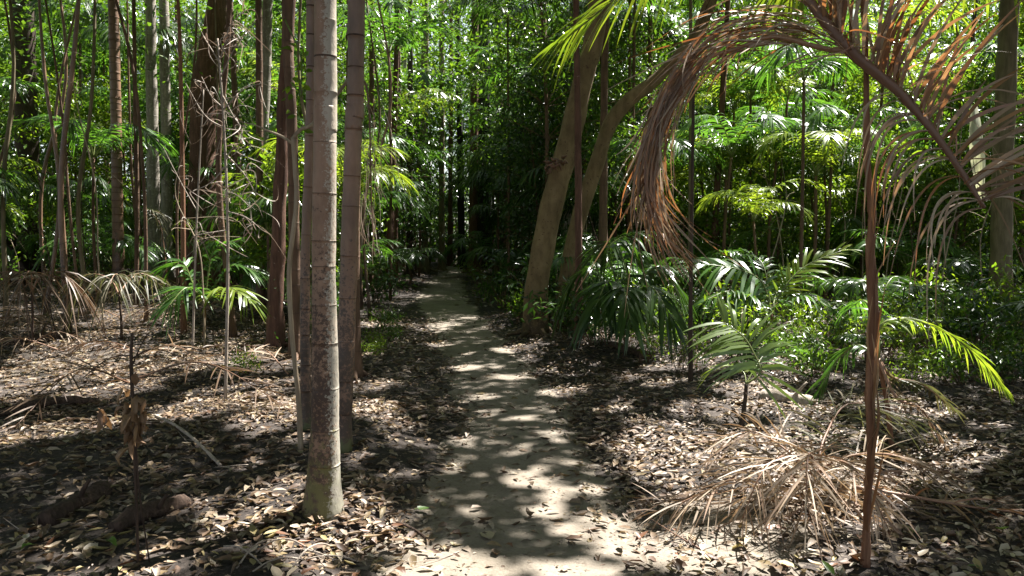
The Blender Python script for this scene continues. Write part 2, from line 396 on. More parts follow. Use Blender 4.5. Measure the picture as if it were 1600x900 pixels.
def sand_col(N, L, ob):
    f1 = noise(N, L, ob, 2.2, 5); f2 = noise(N, L, ob, 60, 5, .75)
    r = ramp(N, [(.3, (.115, .096, .07)), (.72, (.28, .24, .195))])
    L.new(math_n(N, L, 'ADD', math_n(N, L, 'MULTIPLY', f1, .6), math_n(N, L, 'MULTIPLY', f2, .4)), r.inputs[0])
    f4 = noise(N, L, ob, 22, 4, .6); r4 = ramp(N, [(.28, (.4, .36, .32)), (.42, (1, 1, 1))]); L.new(f4, r4.inputs[0])
    return mixc(N, L, .8, r.outputs[0], r4.outputs[0], 'MULTIPLY')
def soil_out(N, L, col, hs, strength):
    hh = None
    for f, k in hs:
        q = math_n(N, L, 'MULTIPLY', f, k); hh = q if hh is None else math_n(N, L, 'ADD', hh, q)
    b = N.new('ShaderNodeBump'); b.inputs['Strength'].default_value = strength; b.inputs['Distance'].default_value = .03; L.new(hh, b.inputs['Height'])
    p = N.new('ShaderNodeBsdfPrincipled'); L.new(col, p.inputs['Base Color']); p.inputs['Roughness'].default_value = .9; p.inputs['Specular IOR Level'].default_value = .2
    L.new(b.outputs[0], p.inputs['Normal']); o = N.new('ShaderNodeOutputMaterial'); L.new(p.outputs[0], o.inputs[0])
def path_mat():
    m, N, L = new_mat('path_sand')
    tc = N.new('ShaderNodeTexCoord'); ob = tc.outputs['Object']
    soil_out(N, L, sand_col(N, L, ob), [(noise(N, L, ob, 4.5, 4), 1.8), (noise(N, L, ob, 11, 4), 1.), (noise(N, L, ob, 45, 5, .7), .5), (noise(N, L, ob, 200, 3, .7), .15)], .45)
    return m
M['soil'] = ground_mat(); M['sand'] = path_mat()

# ------------------------------------------------------------------ the ground and the path
xs = np.r_[-250, -120, -60, np.linspace(-30, -9.2, 60), np.linspace(-9, 9, 240), np.linspace(9.2, 30, 60), 60, 120, 250]
ys = np.r_[-60, -20, np.linspace(-6, 1.8, 40), np.linspace(2, 16, 190), np.linspace(16.2, 50, 110), 80, 140, 300]
X, Y = np.meshgrid(xs, ys, indexing='xy'); Z = H(X, Y)
nx, ny = len(xs), len(ys)
mb = MB(); i = (np.arange(ny - 1)[:, None] * nx + np.arange(nx - 1)[None]).ravel()
mb.add(np.c_[X.ravel(), Y.ravel(), Z.ravel()], [np.c_[i, i + 1, i + 1 + nx, i + nx]])
g = mb.build('ground', M['soil']); tag(g, 'dark ashy forest floor under the trees', 'ground', None, 'structure')
sand = np.clip(1.2 - np.abs(X - path_c(Y)) / np.maximum(path_w(Y), .2) * .85, 0, 1)
sand = np.maximum(sand, .95 * np.exp(-(((X - .95) / .75) ** 2 + ((Y - 4.1) / .8) ** 2)))      # pale bare sand spills right of the path
sand = np.maximum(sand, .7 * np.exp(-(((X + .5) / .35) ** 2 + ((Y - 3.9) / .45) ** 2)))
sand = np.maximum(sand, .5 * np.exp(-(((X + 6) / 5) ** 2 + ((Y - 9.5) / 2.2) ** 2)))
at = g.data.attributes.new('sand', 'FLOAT', 'POINT'); at.data.foreach_set('value', sand.ravel().astype(np.float32))
yy = np.r_[np.linspace(-5, 2, 40), np.linspace(2.05, 16, 280), np.linspace(16.1, 42, 200)]
uu = np.linspace(-1, 1, 25)
ph = rng.uniform(0, 6, 6)
wl_ = path_w(yy) * (.86 + .1 * np.sin(2.3 * yy + ph[0]) + .07 * np.sin(6.1 * yy + ph[1]) + .05 * np.sin(13 * yy + ph[2]))
wr_ = path_w(yy) * (.86 + .1 * np.sin(2.7 * yy + ph[3]) + .07 * np.sin(5.3 * yy + ph[4]) + .05 * np.sin(15 * yy + ph[5]))
PX = path_c(yy)[:, None] + np.where(uu < 0, uu[None] * wl_[:, None], uu[None] * wr_[:, None]); PY = np.repeat(yy[:, None], 25, 1)
mb = MB(); i = (np.arange(len(yy) - 1)[:, None] * 25 + np.arange(24)[None]).ravel()
mb.add(np.c_[PX.ravel(), PY.ravel(), (H(PX, PY) + .008 * (1 - uu[None] ** 6) + .002).ravel()], [np.c_[i, i + 1, i + 26, i + 25]])
tag(mb.build('path', M['sand']), 'narrow grey sandy footpath leading into the forest', 'path', None, 'structure')

# ------------------------------------------------------------------ where the canopy is cut open to place the sun patches (gap plan on the ground, sun direction followed down)
GX0, GY0, GS, GN = -32., -8., .05, 1300
LM = np.zeros((GN, GN))
gx = GX0 + (np.arange(GN) + .5) * GS; gy = GY0 + (np.arange(GN) + .5) * GS
def hit(P):
    P = np.atleast_2d(P); t = P[:, 2] / SUN[2]
    return P[:, :2] - SUN[None, :2] * t[:, None]
def gap(cx, cy, rx, ry, k):
    i0, i1 = int((cx - rx * 1.2 - GX0) / GS), int((cx + rx * 1.2 - GX0) / GS) + 2
    j0, j1 = int((cy - ry * 1.2 - GY0) / GS), int((cy + ry * 1.2 - GY0) / GS) + 2
    i0, j0 = max(i0, 0), max(j0, 0); i1, j1 = min(i1, GN), min(j1, GN)
    if i1 <= i0 or j1 <= j0: return
    d = ((gx[i0:i1, None] - cx) / rx) ** 2 + ((gy[None, j0:j1] - cy) / ry) ** 2
    LM[i0:i1, j0:j1] = np.maximum(LM[i0:i1, j0:j1], k * np.clip((1.25 - d) / .35, 0, 1))
def lit_ground(px, py, rx, ry, k=1.):
    p = G(px, py); q = G(px, py + ry); r_ = G(px, py - ry)
    gap(p[0], p[1], rx / FPX * p[1] + .02, max((r_[1] - q[1]) / 2, .04) + .03, k)
def lit_at(px, py, Y, r, k=.9):
    q = hit(W(px, py, Y))[0]; gap(q[0], q[1], r, r, k)
for (xa, xb), (ya, yb), (da, db), cnt, rr_ in [((1040, 1620), (0, 380), (10, 26), 300, .7), ((560, 1000), (0, 240), (13, 30), 110, .65), ((-60, 480), (0, 280), (11, 28), 85, .6), ((500, 1000), (0, 380), (28, 44), 40, .9)]:
    for a in range(cnt): lit_at(rng.uniform(xa, xb), rng.uniform(ya, yb), rng.uniform(da, db), rr_ * rng.uniform(.5, 1.4), rng.uniform(.6, 1))
nd = 800                                                                            # scattered small flecks
fx = rng.uniform(-28, 28, nd); fy = rng.uniform(1, 52, nd); fr = rng.uniform(.08, .2, nd) * (1 + fy / 60)
for a in range(nd): gap(fx[a], fy[a], fr[a], fr[a] * rng.uniform(.7, 1.6), rng.uniform(.5, 1))
XX, YY = np.meshgrid(gx, gy, indexing='ij')
LM *= np.where((YY < 13) & (np.abs(XX) < 3 + YY * .75), np.where(XX > 2 + .12 * YY, .2, .05), 1)
for a in range(90):
    yy_ = rng.uniform(2.5, 14); gap(rng.uniform(-.75, .75) * yy_, yy_, rng.uniform(.03, .07), rng.uniform(.03, .09), rng.uniform(.6, 1))
for a in [(60, 585, 130, 22, .75), (160, 545, 120, 14, .8), (290, 545, 70, 12, .8), (150, 610, 80, 10, .8), (350, 620, 60, 12, .8), (230, 575, 90, 18, .8), (330, 560, 70, 16, .7), (395, 600, 60, 30, .85), (300, 640, 70, 14, .7), (110, 560, 80, 10, .7), (430, 640, 50, 26, .8), (30, 620, 60, 10, .6),
          (350, 515, 70, 12, .8), (200, 520, 60, 8, .7), (420, 570, 40, 14, .8), (500, 610, 40, 12, .5), (650, 465, 50, 5, .9), (700, 466, 50, 5, .9), (610, 440, 60, 4, .5), (700, 445, 30, 4, .8), (710, 425, 18, 3, .8),
          (540, 835, 55, 30, 1), (470, 875, 90, 26, .95), (640, 880, 120, 22, .9), (720, 900, 60, 14, .9), (560, 800, 30, 14, .8), (590, 860, 60, 26, .95),
          (310, 790, 40, 22, .6), (400, 790, 40, 24, .7), (360, 820, 50, 14, .6), (440, 760, 24, 20, .6), (330, 700, 20, 8, .5),
          (575, 640, 30, 12, .8), (600, 660, 28, 8, .7), (570, 605, 34, 9, .7), (630, 690, 26, 9, .6), (590, 490, 40, 5, .6), (620, 740, 20, 8, .6), (560, 560, 20, 5, .6),
          (832, 752, 40, 9, 1), (880, 772, 26, 5, .9), (855, 735, 22, 5, .8), (935, 732, 18, 8, 1), (900, 830, 22, 8, 1), (862, 800, 16, 5, .8), (955, 820, 30, 10, 1), (990, 850, 44, 16, 1), (930, 765, 14, 6, .8), (905, 895, 60, 8, .9), (820, 895, 40, 6, .5),
          (690, 539, 26, 3, 1), (720, 552, 22, 4, .8), (665, 510, 24, 3, .8), (725, 575, 30, 5, .8), (770, 572, 18, 4, .8), (800, 590, 24, 4, .9), (760, 620, 20, 4, .6), (820, 655, 16, 4, .7), (850, 640, 22, 3, .5), (740, 690, 20, 6, .7), (700, 640, 14, 4, .6), (870, 680, 18, 4, .6), (790, 705, 22, 5, .6), (720, 770, 14, 6, .5), (700, 735, 22, 7, .6),
          (885, 612, 36, 7, .9), (910, 585, 30, 6, .7), (840, 560, 24, 4, .6), (960, 640, 20, 5, .7), (1000, 655, 20, 5, .6), (940, 690, 20, 6, .6), (800, 545, 20, 3, .6),
          (1060, 730, 60, 24, .85), (1010, 700, 40, 12, .85), (1100, 770, 60, 20, .8), (1160, 860, 130, 34, .95), (1080, 860, 60, 30, .9), (1260, 860, 70, 30, .85), (1130, 700, 60, 20, .7), (1330, 770, 50, 24, .7), (1420, 860, 50, 20, .6), (1250, 760, 120, 50, .75), (1250, 680, 80, 20, .8),
          (1200, 640, 90, 16, .85), (1180, 610, 60, 10, .8), (1240, 590, 60, 10, .7), (1100, 640, 50, 10, .6), (1060, 500, 50, 8, .85), (1130, 500, 40, 8, .7), (1010, 520, 30, 5, .7), (1480, 695, 28, 7, .9), (1440, 590, 40, 6, .6), (1380, 640, 30, 8, .5), (1550, 800, 30, 20, .4), (1300, 520, 60, 8, .7),
          (985, 590, 20, 4, .6), (1040, 600, 20, 4, .6)]:
    if 640 < a[0] < 965 and 500 < a[1] < 800: d_ = G(a[0], a[1])[1]; a = (a[0], a[1], a[2] * .7, a[2] * .7 * .85 * EYE / d_, a[4])      # flecks on the path stay small
    a = (*a[:4], 1. if a[4] >= .7 else (.85 if a[4] >= .55 else .4))
    lit_ground(*a)
for yy_ in np.linspace(0, 700, 26): lit_at(527, yy_, 4.25, .15, 1.)                 # the sun that rims the big palm stem
for yy_ in np.linspace(0, 420, 12): lit_at(190, yy_, 17, .25, .8)
for a in [(1200, 210, 13, 1.5, 1), (1120, 300, 14, 1.3, 1), (1250, 300, 14, 1.3, 1), (1300, 180, 15, 1.5, 1), (1180, 120, 15, 1.4, 1), (1250, 100, 14, 1.3, 1), (1120, 200, 16, 1.4, 1), (1340, 280, 13, 1., 1), (1400, 330, 11, .8, .9), (1420, 220, 14, 1.1, 1), (1500, 150, 14, 1.2, 1), (1450, 60, 15, 1.2, 1), (1130, 560, 6.3, .4, 1), (1200, 540, 6.3, .4, 1), (1160, 540, 6.3, .65, 1), (1225, 560, 6.3, .4, 1), (1100, 560, 6.2, .4, 1),
          (1140, 430, 10., .7, 1), (1230, 440, 10, .6, 1), (1310, 395, 10, .5, 1), (1440, 505, 5.7, .35, 1), (1540, 580, 5.7, .3, 1), (1490, 530, 5.7, .3, 1), (1080, 120, 3.6, .25, 1), (1115, 90, 3.6, .25, 1), (1150, 60, 3.6, .3, 1), (1200, 50, 3.6, .3, 1), (1250, 50, 3.6, .3, 1), (1350, 60, 3.6, .25, 1), (1040, 180, 3.6, .22, 1), (1015, 250, 3.6, .2, 1), (1020, 320, 3.6, .2, .9), (1060, 390, 3.6, .2, .9), (1420, 150, 3.55, .2, .9), (1480, 100, 3.6, .25, .9), (1500, 240, 3.5, .2, .9), (1400, 330, 3.4, .2, 1),
          (950, 40, 4.2, .35, .9), (1020, 20, 4.2, .35, .9), (890, 70, 4.2, .25, .9), (640, 90, 14, .8, .9), (670, 130, 14, .7, .8), (620, 210, 14, .6, .7), (730, 110, 15, .6, .7), (800, 60, 18, 1., .5), (560, 60, 16, .8, .5), (572, 250, 7.4, .2, .6), (580, 380, 7.4, .2, .7), (985, 155, 12.5, .35, .95), (1060, 80, 12.5, .5, .6),
          (370, 50, 7.2, .35, .95), (330, 110, 7.2, .3, .8), (370, 150, 7.2, .3, .9), (365, 230, 7.2, .3, .9), (385, 300, 7.2, .3, .9), (310, 300, 9.5, .3, .8), (345, 180, 9.5, .3, .8), (100, 50, 9, .7, .7), (40, 130, 9, .6, .5), (270, 340, 12, .5, .7), (340, 390, 11, .6, .7), (150, 220, 20, 1.5, .5), (60, 300, 22, 1.5, .4), (990, 365, 10, .4, .8), (1525, 240, 8, .4, .9), (1530, 60, 4, .3, .7), (1430, 300, 3.6, .2, .7), (1380, 250, 3.6, .2, .6),
          (700, 340, 30, 1.2, .6), (660, 350, 26, 1., .6), (730, 380, 34, 1.5, .8), (1500, 400, 14, 1., .5), (1560, 330, 14, 1., .4), (440, 130, 10, .5, .5)]:
    lit_at(*a)
nn = rng.random((GN // 3 + 2, GN // 3 + 2)); ii = np.arange(GN) / 3.; i0_ = ii.astype(int); f_ = ii - i0_       # ragged edges for the gaps over the clearing
nn = nn[i0_] * (1 - f_[:, None]) + nn[i0_ + 1] * f_[:, None]; nn = nn[:, i0_] * (1 - f_[None]) + nn[:, i0_ + 1] * f_[None]
LM *= np.where(YY < 14, np.clip((nn - .26) * 5, 0, 1), 1)
def openness(P):
    q = hit(P); a = ((q[:, 0] - GX0) / GS).astype(int); b = ((q[:, 1] - GY0) / GS).astype(int)
    ok = (a >= 0) & (a < GN) & (b >= 0) & (b < GN)
    return np.where(ok, LM[np.clip(a, 0, GN - 1), np.clip(b, 0, GN - 1)], .15)

# ------------------------------------------------------------------ trees that stand out in the photograph
TREES = []           # (empty, x, y, top point) : every broad-leaved tree that shares the canopy
def trunk_tree(name, label, cat, pts, rad, bark, sides=14, lump=.05, group=None, limbs=True, extra=None, canopy=True, flare=1.0, ring=0):
    pts = smooth(pts, (200 if ring else 60) if sides > 9 else 18)
    t = thing(name, label, cat, pts[0], group)
    mb = MB()
    rad = np.interp(np.linspace(0, 1, len(pts)), np.linspace(0, 1, len(rad)), rad)
    hgt = pts[:, 2] - pts[0, 2]
    rad = rad * (1 + flare * .55 * np.exp(-hgt / (rad[0] * 2.2)))
    p2 = pts.copy(); p2[0, 2] -= .08
    if ring:                            # leaf scars: thin dark ridges at uneven heights
        zs = np.cumsum(rng.uniform(.62, 1.35, int(hgt[-1] / ring) + 4) * ring); row = np.interp(zs[zs < hgt[-1] - .3], hgt, np.arange(len(pts)))
        rows = []
        for i in range(len(pts)):
            rows.append((i, 0))
        for r_ in row: rows += [(r_ - .004 / ring, 0), (r_, 1), (r_ + .007 / (hgt[-1] / len(pts)), 1), (r_ + .010 / (hgt[-1] / len(pts)), 0)]
        rows.sort(); f_ = np.array([r_[0] for r_ in rows]); fl = np.array([r_[1] for r_ in rows])
        ip = lambda A: np.interp(f_, np.arange(len(pts)), A)
        p2 = np.stack([ip(p2[:, 0]), ip(p2[:, 1]), ip(p2[:, 2])], 1); rd = ip(rad) * (1 + .014 * fl) * (1 + .012 * np.sin(ip(hgt) * 9) + .01 * np.sin(ip(hgt) * 23))
        nf = mb.n; tube(mb, p2, rd, sides, 0, .006, lump)
        mb.M[4][-1] = np.repeat(((fl[:-1] + fl[1:]) == 2).astype(int), sides)
    else:
        tube(mb, p2, rad, sides, 0, .012 if sides > 11 else 0, lump)
    if rad[0] > .1 and not ring:
        for k in range(6):
            a = k * 1.05 + rng.uniform(-.3, .3); d_ = np.array([math.cos(a), math.sin(a), 0]); q0 = pts[0]; r0_ = rad[0] * .62
            qq = np.array([q0 + d_ * r0_ * .5 + (0, 0, r0_ * 1.6), q0 + d_ * r0_ * 1.5 + (0, 0, r0_ * .45), q0 + d_ * r0_ * rng.uniform(2.4, 3.6) + (0, 0, -.03)])
            tube(mb, smooth(qq, 8), [r0_ * .45, r0_ * .36, r0_ * .12], 7, 0, .03)
    if limbs:
        for k in range(4):
            a = rng.uniform(0, 6.28); b = pts[int(len(pts) * rng.uniform(.8, .98)) - 1]
            tube(mb, arch(b, a, rng.uniform(1.5, 3), R(70), R(15), 8), [rad[-1] * .7, rad[-1] * .15], 5)
    if extra: extra(mb)
    mb.build('trunk', [bark, M['ring_scar']] if ring else [bark], t)
    if canopy: TREES.append((t, pts[-1]))
    return t
def top_of(px0, py0, px1, d, z):         # carry a stem on upwards beyond the frame
    return None

def palm_crown(t, top, n, length, mats, proto_mb=None, e0=(40, 75), e1=(-50, -10), nl=40, Lm=.5, wd=.035, group=None):
    for k in range(n):
        az = k * 2.4 + rng.uniform(-.3, .3)
        mb = MB()
        frond(mb, arch(top, az, length * rng.uniform(.8, 1.1), R(rng.uniform(*e0)), R(rng.uniform(*e1))), nl, Lm, wd, .45, .016)
        mb.build('frond', mats, t)

def stem(name, label, base, pxs, d, zt, rad, bark, **kw):
    """A trunk through photo pixels pxs at distance d, carried on to height zt."""
    b = G(*base) if d is None else np.array([*W(base[0], base[1], d)[:2], 0.])
    d = b[1]; b[2] = float(H(b[0], b[1]))
    pts = [b] + [W(p[0], p[1], d + (p[2] if len(p) > 2 else 0)) for p in pxs]
    u = nz(pts[-1] - pts[-2]); k = (zt - pts[-1][2]) / max(u[2], .3)
    if k > 0:
        e = pts[-1] + u * k * np.array([.6, .6, 1]); e[2] = zt; pts.append(e)
    return trunk_tree(name, label, kw.pop('cat', 'tree'), np.array(pts), rad, bark, **kw)

PALM = [M['rachis'], M['palm']]; LIME = [M['rachis'], M['palm_lime']]; DULL = [M['rachis_dry'], M['palm_dull']]; STRAW = [M['rachis_dry'], M['straw']]; RUSSET = [M['rachis_red'], M['brownleaf']]
# the big ringed palm and its neighbours, left of the path
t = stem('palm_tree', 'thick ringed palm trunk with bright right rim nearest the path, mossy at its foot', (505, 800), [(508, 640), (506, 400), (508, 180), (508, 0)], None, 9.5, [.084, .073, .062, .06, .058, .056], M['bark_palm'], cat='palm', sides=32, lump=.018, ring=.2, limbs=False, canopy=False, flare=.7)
top1 = np.array([W(508, 0, 4.6)[0] + .02, 4.6, 9.4]); palm_crown(t, top1, 9, 2.4, PALM)
t = stem('palm_tree', 'reddish slimmer palm trunk standing just behind the thick ringed palm', (533, 702), [(540, 560), (546, 380), (553, 180), (557, 0)], None, 10.5, [.064, .06, .058, .058, .058], M['bark_redpalm'], cat='palm', sides=24, lump=.03, ring=.26, limbs=False, canopy=False, flare=.5)
palm_crown(t, np.array(t.location) + np.array([.4, 0, 10.3]), 8, 2.2, PALM)
stem('palm_tree', 'thin mottled palm stem half hidden left behind the thick ringed palm', (478, 670), [(477, 420), (483, 240), (486, 0)], None, 9, [.042, .036, .036, .036], M['bark_redpalm'], cat='palm', sides=14, lump=.03, ring=.3, limbs=False, canopy=True, flare=.5)
stem('slender_tree', 'slim dark trunk with mossy foot behind the reddish palm', (553, 588), [(553, 400), (556, 200), (552, 0)], None, 9.5, [.075, .06, .05, .05], M['bark_brown'], sides=12)
stem('tree', 'charred reddish trunk with shaggy peeling bark left of the palms', (430, 542), [(433, 420), (440, 250), (446, 100), (452, 0)], None, 11, [.105, .09, .085, .08, .075], M['bark_red'], lump=.1, flare=.6)
stem('slender_tree', 'brown leaning trunk rising between the shaggy tree and the ringed palm', (462, 560), [(460, 400), (457, 220), (450, 80), (448, 0)], None, 10, [.075, .062, .06, .06, .06], M['bark_brown'], sides=12)
stem('slender_tree', 'slim straight dark pole in front of a pale greenish trunk', (408, 492), [(406, 300), (405, 120), (404, 0)], None, 10.5, [.085, .068, .06, .058], M['bark_brown'], sides=12)
stem('slender_tree', 'pale greenish grey trunk just behind the straight dark pole', (405, 470), [(410, 250), (416, 100), (418, 0)], None, 11, [.14, .12, .11, .1], M['bark_grey'], sides=12)
stem('tree', 'broad red brown trunk far left, leaning right towards the top', (318, 450), [(317, 300), (318, 180), (330, 80), (343, 0)], None, 13, [.42, .36, .34, .31, .27], M['bark_red'], sides=18, lump=.06)
stem('tree', 'lichen grey trunk, left of two pale ones beyond the slim stems', (240, 450), [(239, 250), (236, 100), (235, 0)], None, 12, [.17, .14, .13, .12], M['bark_grey'])
stem('tree', 'lichen grey trunk, right of two pale ones beyond the slim stems', (262, 448), [(260, 250), (257, 80), (256, 0)], None, 12, [.17, .14, .13, .12], M['bark_grey'])
t = stem('palm_tree', 'brown closely ringed palm trunk between dark tree and pale trunks at left', (187, 470), [(184, 350), (181, 180), (177, 0)], None, 9, [.13, .112, .11, .105], M['bark_redpalm'], cat='palm', sides=16, lump=.02, ring=.16, limbs=False, canopy=False, flare=.2)
palm_crown(t, np.array(t.location) + np.array([-.35, 0, 8.9]), 8, 2.6, PALM)
def fork(mb):
    b = W(45, 400, 24); tube(mb, smooth([W(48, 420, 23.9), W(20, 385, 23), W(-30, 330, 22)], 10), [.14, .08], 8)
    tube(mb, smooth([W(20, 385, 23), W(32, 350, 22.8), W(36, 325, 22.5)], 8), [.05, .02], 6)
    tube(mb, smooth([W(48, 260, 24), W(75, 268, 23.6), W(100, 285, 23)], 8), [.09, .05, .02], 6)
stem('tree', 'dark thick forked trunk at the left edge of the picture', (42, 442), [(42, 300), (40, 150), (36, 0)], None, 13, [.36, .33, .31, .28], M['bark_dark'], sides=16, lump=.06, extra=fork)
stem('sapling', 'thin straw brown stem among the dead twigs left of the straight dark pole', (287, 520), [(286, 350), (284, 200), (281, 60), (278, 0)], None, 6, [.045, .036, .03, .025, .022], M['sheath'], sides=8, limbs=False, flare=.3)
stem('sapling', 'thin brown stem right of the closely ringed palm', (213, 480), [(214, 300), (211, 140), (209, 0)], None, 7, [.05, .045, .04, .03], M['bark_brown'], sides=8, limbs=False)
stem('slender_tree', 'paired reddish slim trunk at the left edge of the far path, front one', (608, 441), [(611, 330), (616, 200), (620, 60)], None, 10, [.12, .085, .075, .07], M['bark_red'], sides=10)
stem('slender_tree', 'paired reddish slim trunk at the left edge of the far path, straight rear one', (616, 437), [(619, 300), (623, 150), (622, 0)], None, 10, [.085, .06, .055, .05], M['bark_red'], sides=10)
for px, py, tx, w, bk, lab in [(662, 425, 664, 13, 'bark_olive', 'olive trunk left of the path end under a hanging grey frond'), (690, 420, 690, 9, 'bark_olive', 'slim olive trunk directly left of where the path ends'),
                               (703, 415, 705, 7, 'bark_red', 'thin rusty trunk standing at the very end of the path'), (739, 425, 742, 13, 'bark_red', 'rusty trunk on the right edge of the path end'),
                               (757, 422, 756, 22, 'bark_char', 'wide black charred trunk beside the rusty one at the path end'), (782, 430, 779, 13, 'bark_olive', 'tall pale olive trunk between charred trunk and leaning tree'),
                               (722, 417, 715, 10, 'bark_char', 'thin black charred trunk leaning left over the path end'), (640, 430, 641, 9, 'bark_dark', 'dark slim trunk left of the olive trunk by the path end'),
                               (580, 447, 581, 9, 'bark_brown', 'brown slim trunk behind the reddish palm, left of the paired trunks')]:
    g_ = G(px, py); stem('tree', lab, (px, py), [((px + tx) / 2, 220), (tx, 60)], None, 11.5, [w / 2 / FPX * g_[1] * 1.1, w / 2 / FPX * g_[1] * .9, w / 2 / FPX * g_[1] * .8], M[bk], sides=10)
# leaning pair right of the path
def scar(mb):
    pass
tl = stem('leaning_tree', 'thick tan leaning trunk with a red scar, right of the path', (838, 522), [(838, 450), (852, 370), (868, 300), (890, 215), (915, 110), (935, 0)], None, 11, [.18, .175, .17, .18, .17, .16, .145, .12], M['bark_tan'], sides=28, lump=.07, flare=.35)
mb = MB(); sc = W(866, 258, 12.0)
for k in range(26):
    b = sc + np.array([rng.normal(0, .07), rng.uniform(-.1, .05), rng.normal(0, .035) + .0]); b[2] += (b[0] - sc[0]) * .5
    tube(mb, [b, b + rng.normal(0, .05, 3)], [.03, .008], 5)
o = mb.build('scar', M['rachis_red'], tl); o['label'] = 'ragged red brown scar on the bark'
stem('leaning_tree', 'thinner tan trunk leaning right with a bright elbow, behind the thick leaning one', (885, 508), [(885, 440), (905, 340), (930, 262), (953, 195), (985, 155), (1020, 128), (1075, 70), (1110, 10)], None, 9, [.145, .13, .125, .12, .115, .11, .09, .08, .06], M['bark_tan'], sides=16, lump=.05)
stem('slender_tree', 'dark thin trunk in front of the two leaning trees', (905, 530), [(904, 400), (903, 200), (900, 0)], None, 9, [.06, .05, .045, .04], M['bark_red'], sides=10, lump=.1)
stem('slender_tree', 'brown thin trunk right of the dark one by the leaning trees', (942, 490), [(943, 300), (944, 150), (947, 0)], None, 9.5, [.085, .07, .065, .06], M['bark_brown'], sides=10)
stem('slender_tree', 'brown slim trunk behind and above the thick leaning trunk', (850, 450), [(849, 250), (847, 0)], None, 11, [.14, .12, .11], M['bark_brown'], sides=10)
stem('slender_tree', 'olive brown trunk near the right edge behind the pale sheath', (1562, 500), [(1566, 300), (1572, 120), (1578, 0)], None, 10, [.17, .155, .15, .14], M['bark_olive'], sides=14)
stem('slender_tree', 'thin dark stem behind the curtain of the dead frond', (1079, 596), [(1079, 480), (1081, 330)], None, 3.2, [.026, .02, .014], M['bark_dark'], sides=8, limbs=False, flare=.2)

# pale sheath hanging beside the right edge trunk
mb = MB(); P = smooth([W(1522, 165, 6.2), W(1526, 215, 6.1), W(1530, 265, 6.1), W(1533, 320, 6.15)], 12)
for k in range(9):
    u = (k - 4) / 4; s_ = np.linspace(0, 1, 12)[:, None]; e = rng.uniform(.72, 1.)
    q = np.stack([np.interp(np.linspace(0, 11 * e, 12), np.arange(12), P[:, c_]) for c_ in range(3)], 1)
    ribbon(mb, q + np.array([u * .05, -.035 * (1 - u * u), 0]) * np.sin(.4 + s_ * 2.2) + .006 * np.sin(s_ * 8 + k), [.01, .016, .017, .016, .013, .004], 0, (u * .8, -1, 0))
tag(mb.build('palm_sheath', M['spathe'], None, P[0]), 'pale green white palm sheath hanging behind the dead frond at right', 'palm sheath')

# the slim stem at right with live fronds reaching in at the top
P = [G(1352, 884)]; d = P[0][1]
P = np.array(P + [W(1356, 780, d), W(1361, 690, d), W(1359, 600, d), W(1365, 500, d), W(1360, 400, d), W(1362, 330, d), W(1355, 250, d), W(1353, 100, d), W(1347, -60, d), W(1345, -130, d)])
tp = thing('young_palm', 'slim reddish foreground palm stem right of the path under the arching dead frond', 'palm', P[0])
mb = MB(); q = smooth(P, 50)
tube(mb, smooth(P, 120), np.array([.03, .021, .023, .022, .026, .024, .03, .031, .022, .02, .016, .018, .015, .016, .015, .014]) * .82, 12, 0, .05, .1)
mb.build('stem', [M['sheath']], tp)
mb = MB()
for k in range(16):
    z0 = rng.uniform(.1, 1.6); b = np.array([np.interp(z0, q[:, 2], q[:, 0]), d - .015, z0])
    ribbon(mb, smooth([b, b + (rng.normal(0, .02), -.01, .18), b + (rng.normal(0, .03), -.02, .36)], 6), [.014, .018, .003])
mb.build('sheath_shreds', M['russet'], tp)
for pts, mats, kw in [([(1345, -125), (1230, -150), (1080, -80), (960, 0), (885, 60)], LIME, dict(Lm=.36, wd=.024, droop=.55)),
                      ([(1345, -125), (1400, -170), (1500, -120), (1620, -30)], LIME, dict(Lm=.4, wd=.03, droop=.5)),
                      ([(1345, -125), (1320, -150), (1270, -90), (1230, 0)], LIME, dict(Lm=.3, wd=.024, droop=.6))]:
    mb = MB(); k = np.linspace(0, .5, len(pts)); frond(mb, [W(p[0], p[1], d + k_) for p, k_ in zip(pts, k)], 34, **kw); mb.build('frond', mats, tp)

# the big dead frond hooked over the slim stem
fb = W(1535, 325, 3.5)
df = thing('dead_frond', 'huge dry russet palm frond arching over the right side, hung on the slim stem', 'palm frond', fb)
dd = 3.62
rp = smooth([W(1538, 325, 3.45), W(1500, 265, 3.5), W(1450, 195, 3.55), W(1400, 140, 3.6), W(1340, 90, dd), W(1290, 35, dd + .05), W(1245, -25, dd + .1)], 30)
mb = MB(); tube(mb, rp, [.008, .013, .018, .022, .025, .023, .02], 8, 0, .05, .1); mb.build('rachis', M['rachis_red'], df)
mb = MB()
for k in range(74):                                     # stiff upper comb, dark red
    u = rng.uniform(.03, .85); b = rp[int(u * 29)] + rng.normal(0, .008, 3)
    a = R(np.interp(u, [0, .4, .8], [25, 75, 100]) + rng.normal(0, 9)); L = rng.uniform(.3, .62)
    v = np.array([math.cos(a), rng.normal(0, .25), math.sin(a)])
    cv = np.array([rng.uniform(.05, .25), rng.normal(0, .1), -rng.uniform(.05, .3)])
    s = np.linspace(0, 1, 9)[:, None]
    ribbon(mb, b + v * s * L + cv * L * s ** 2.2, [.01, .019, .017, .012, .003], 0 if rng.random() < .7 else 1, (rng.normal(0, .3), -1, rng.normal(0, .3)))
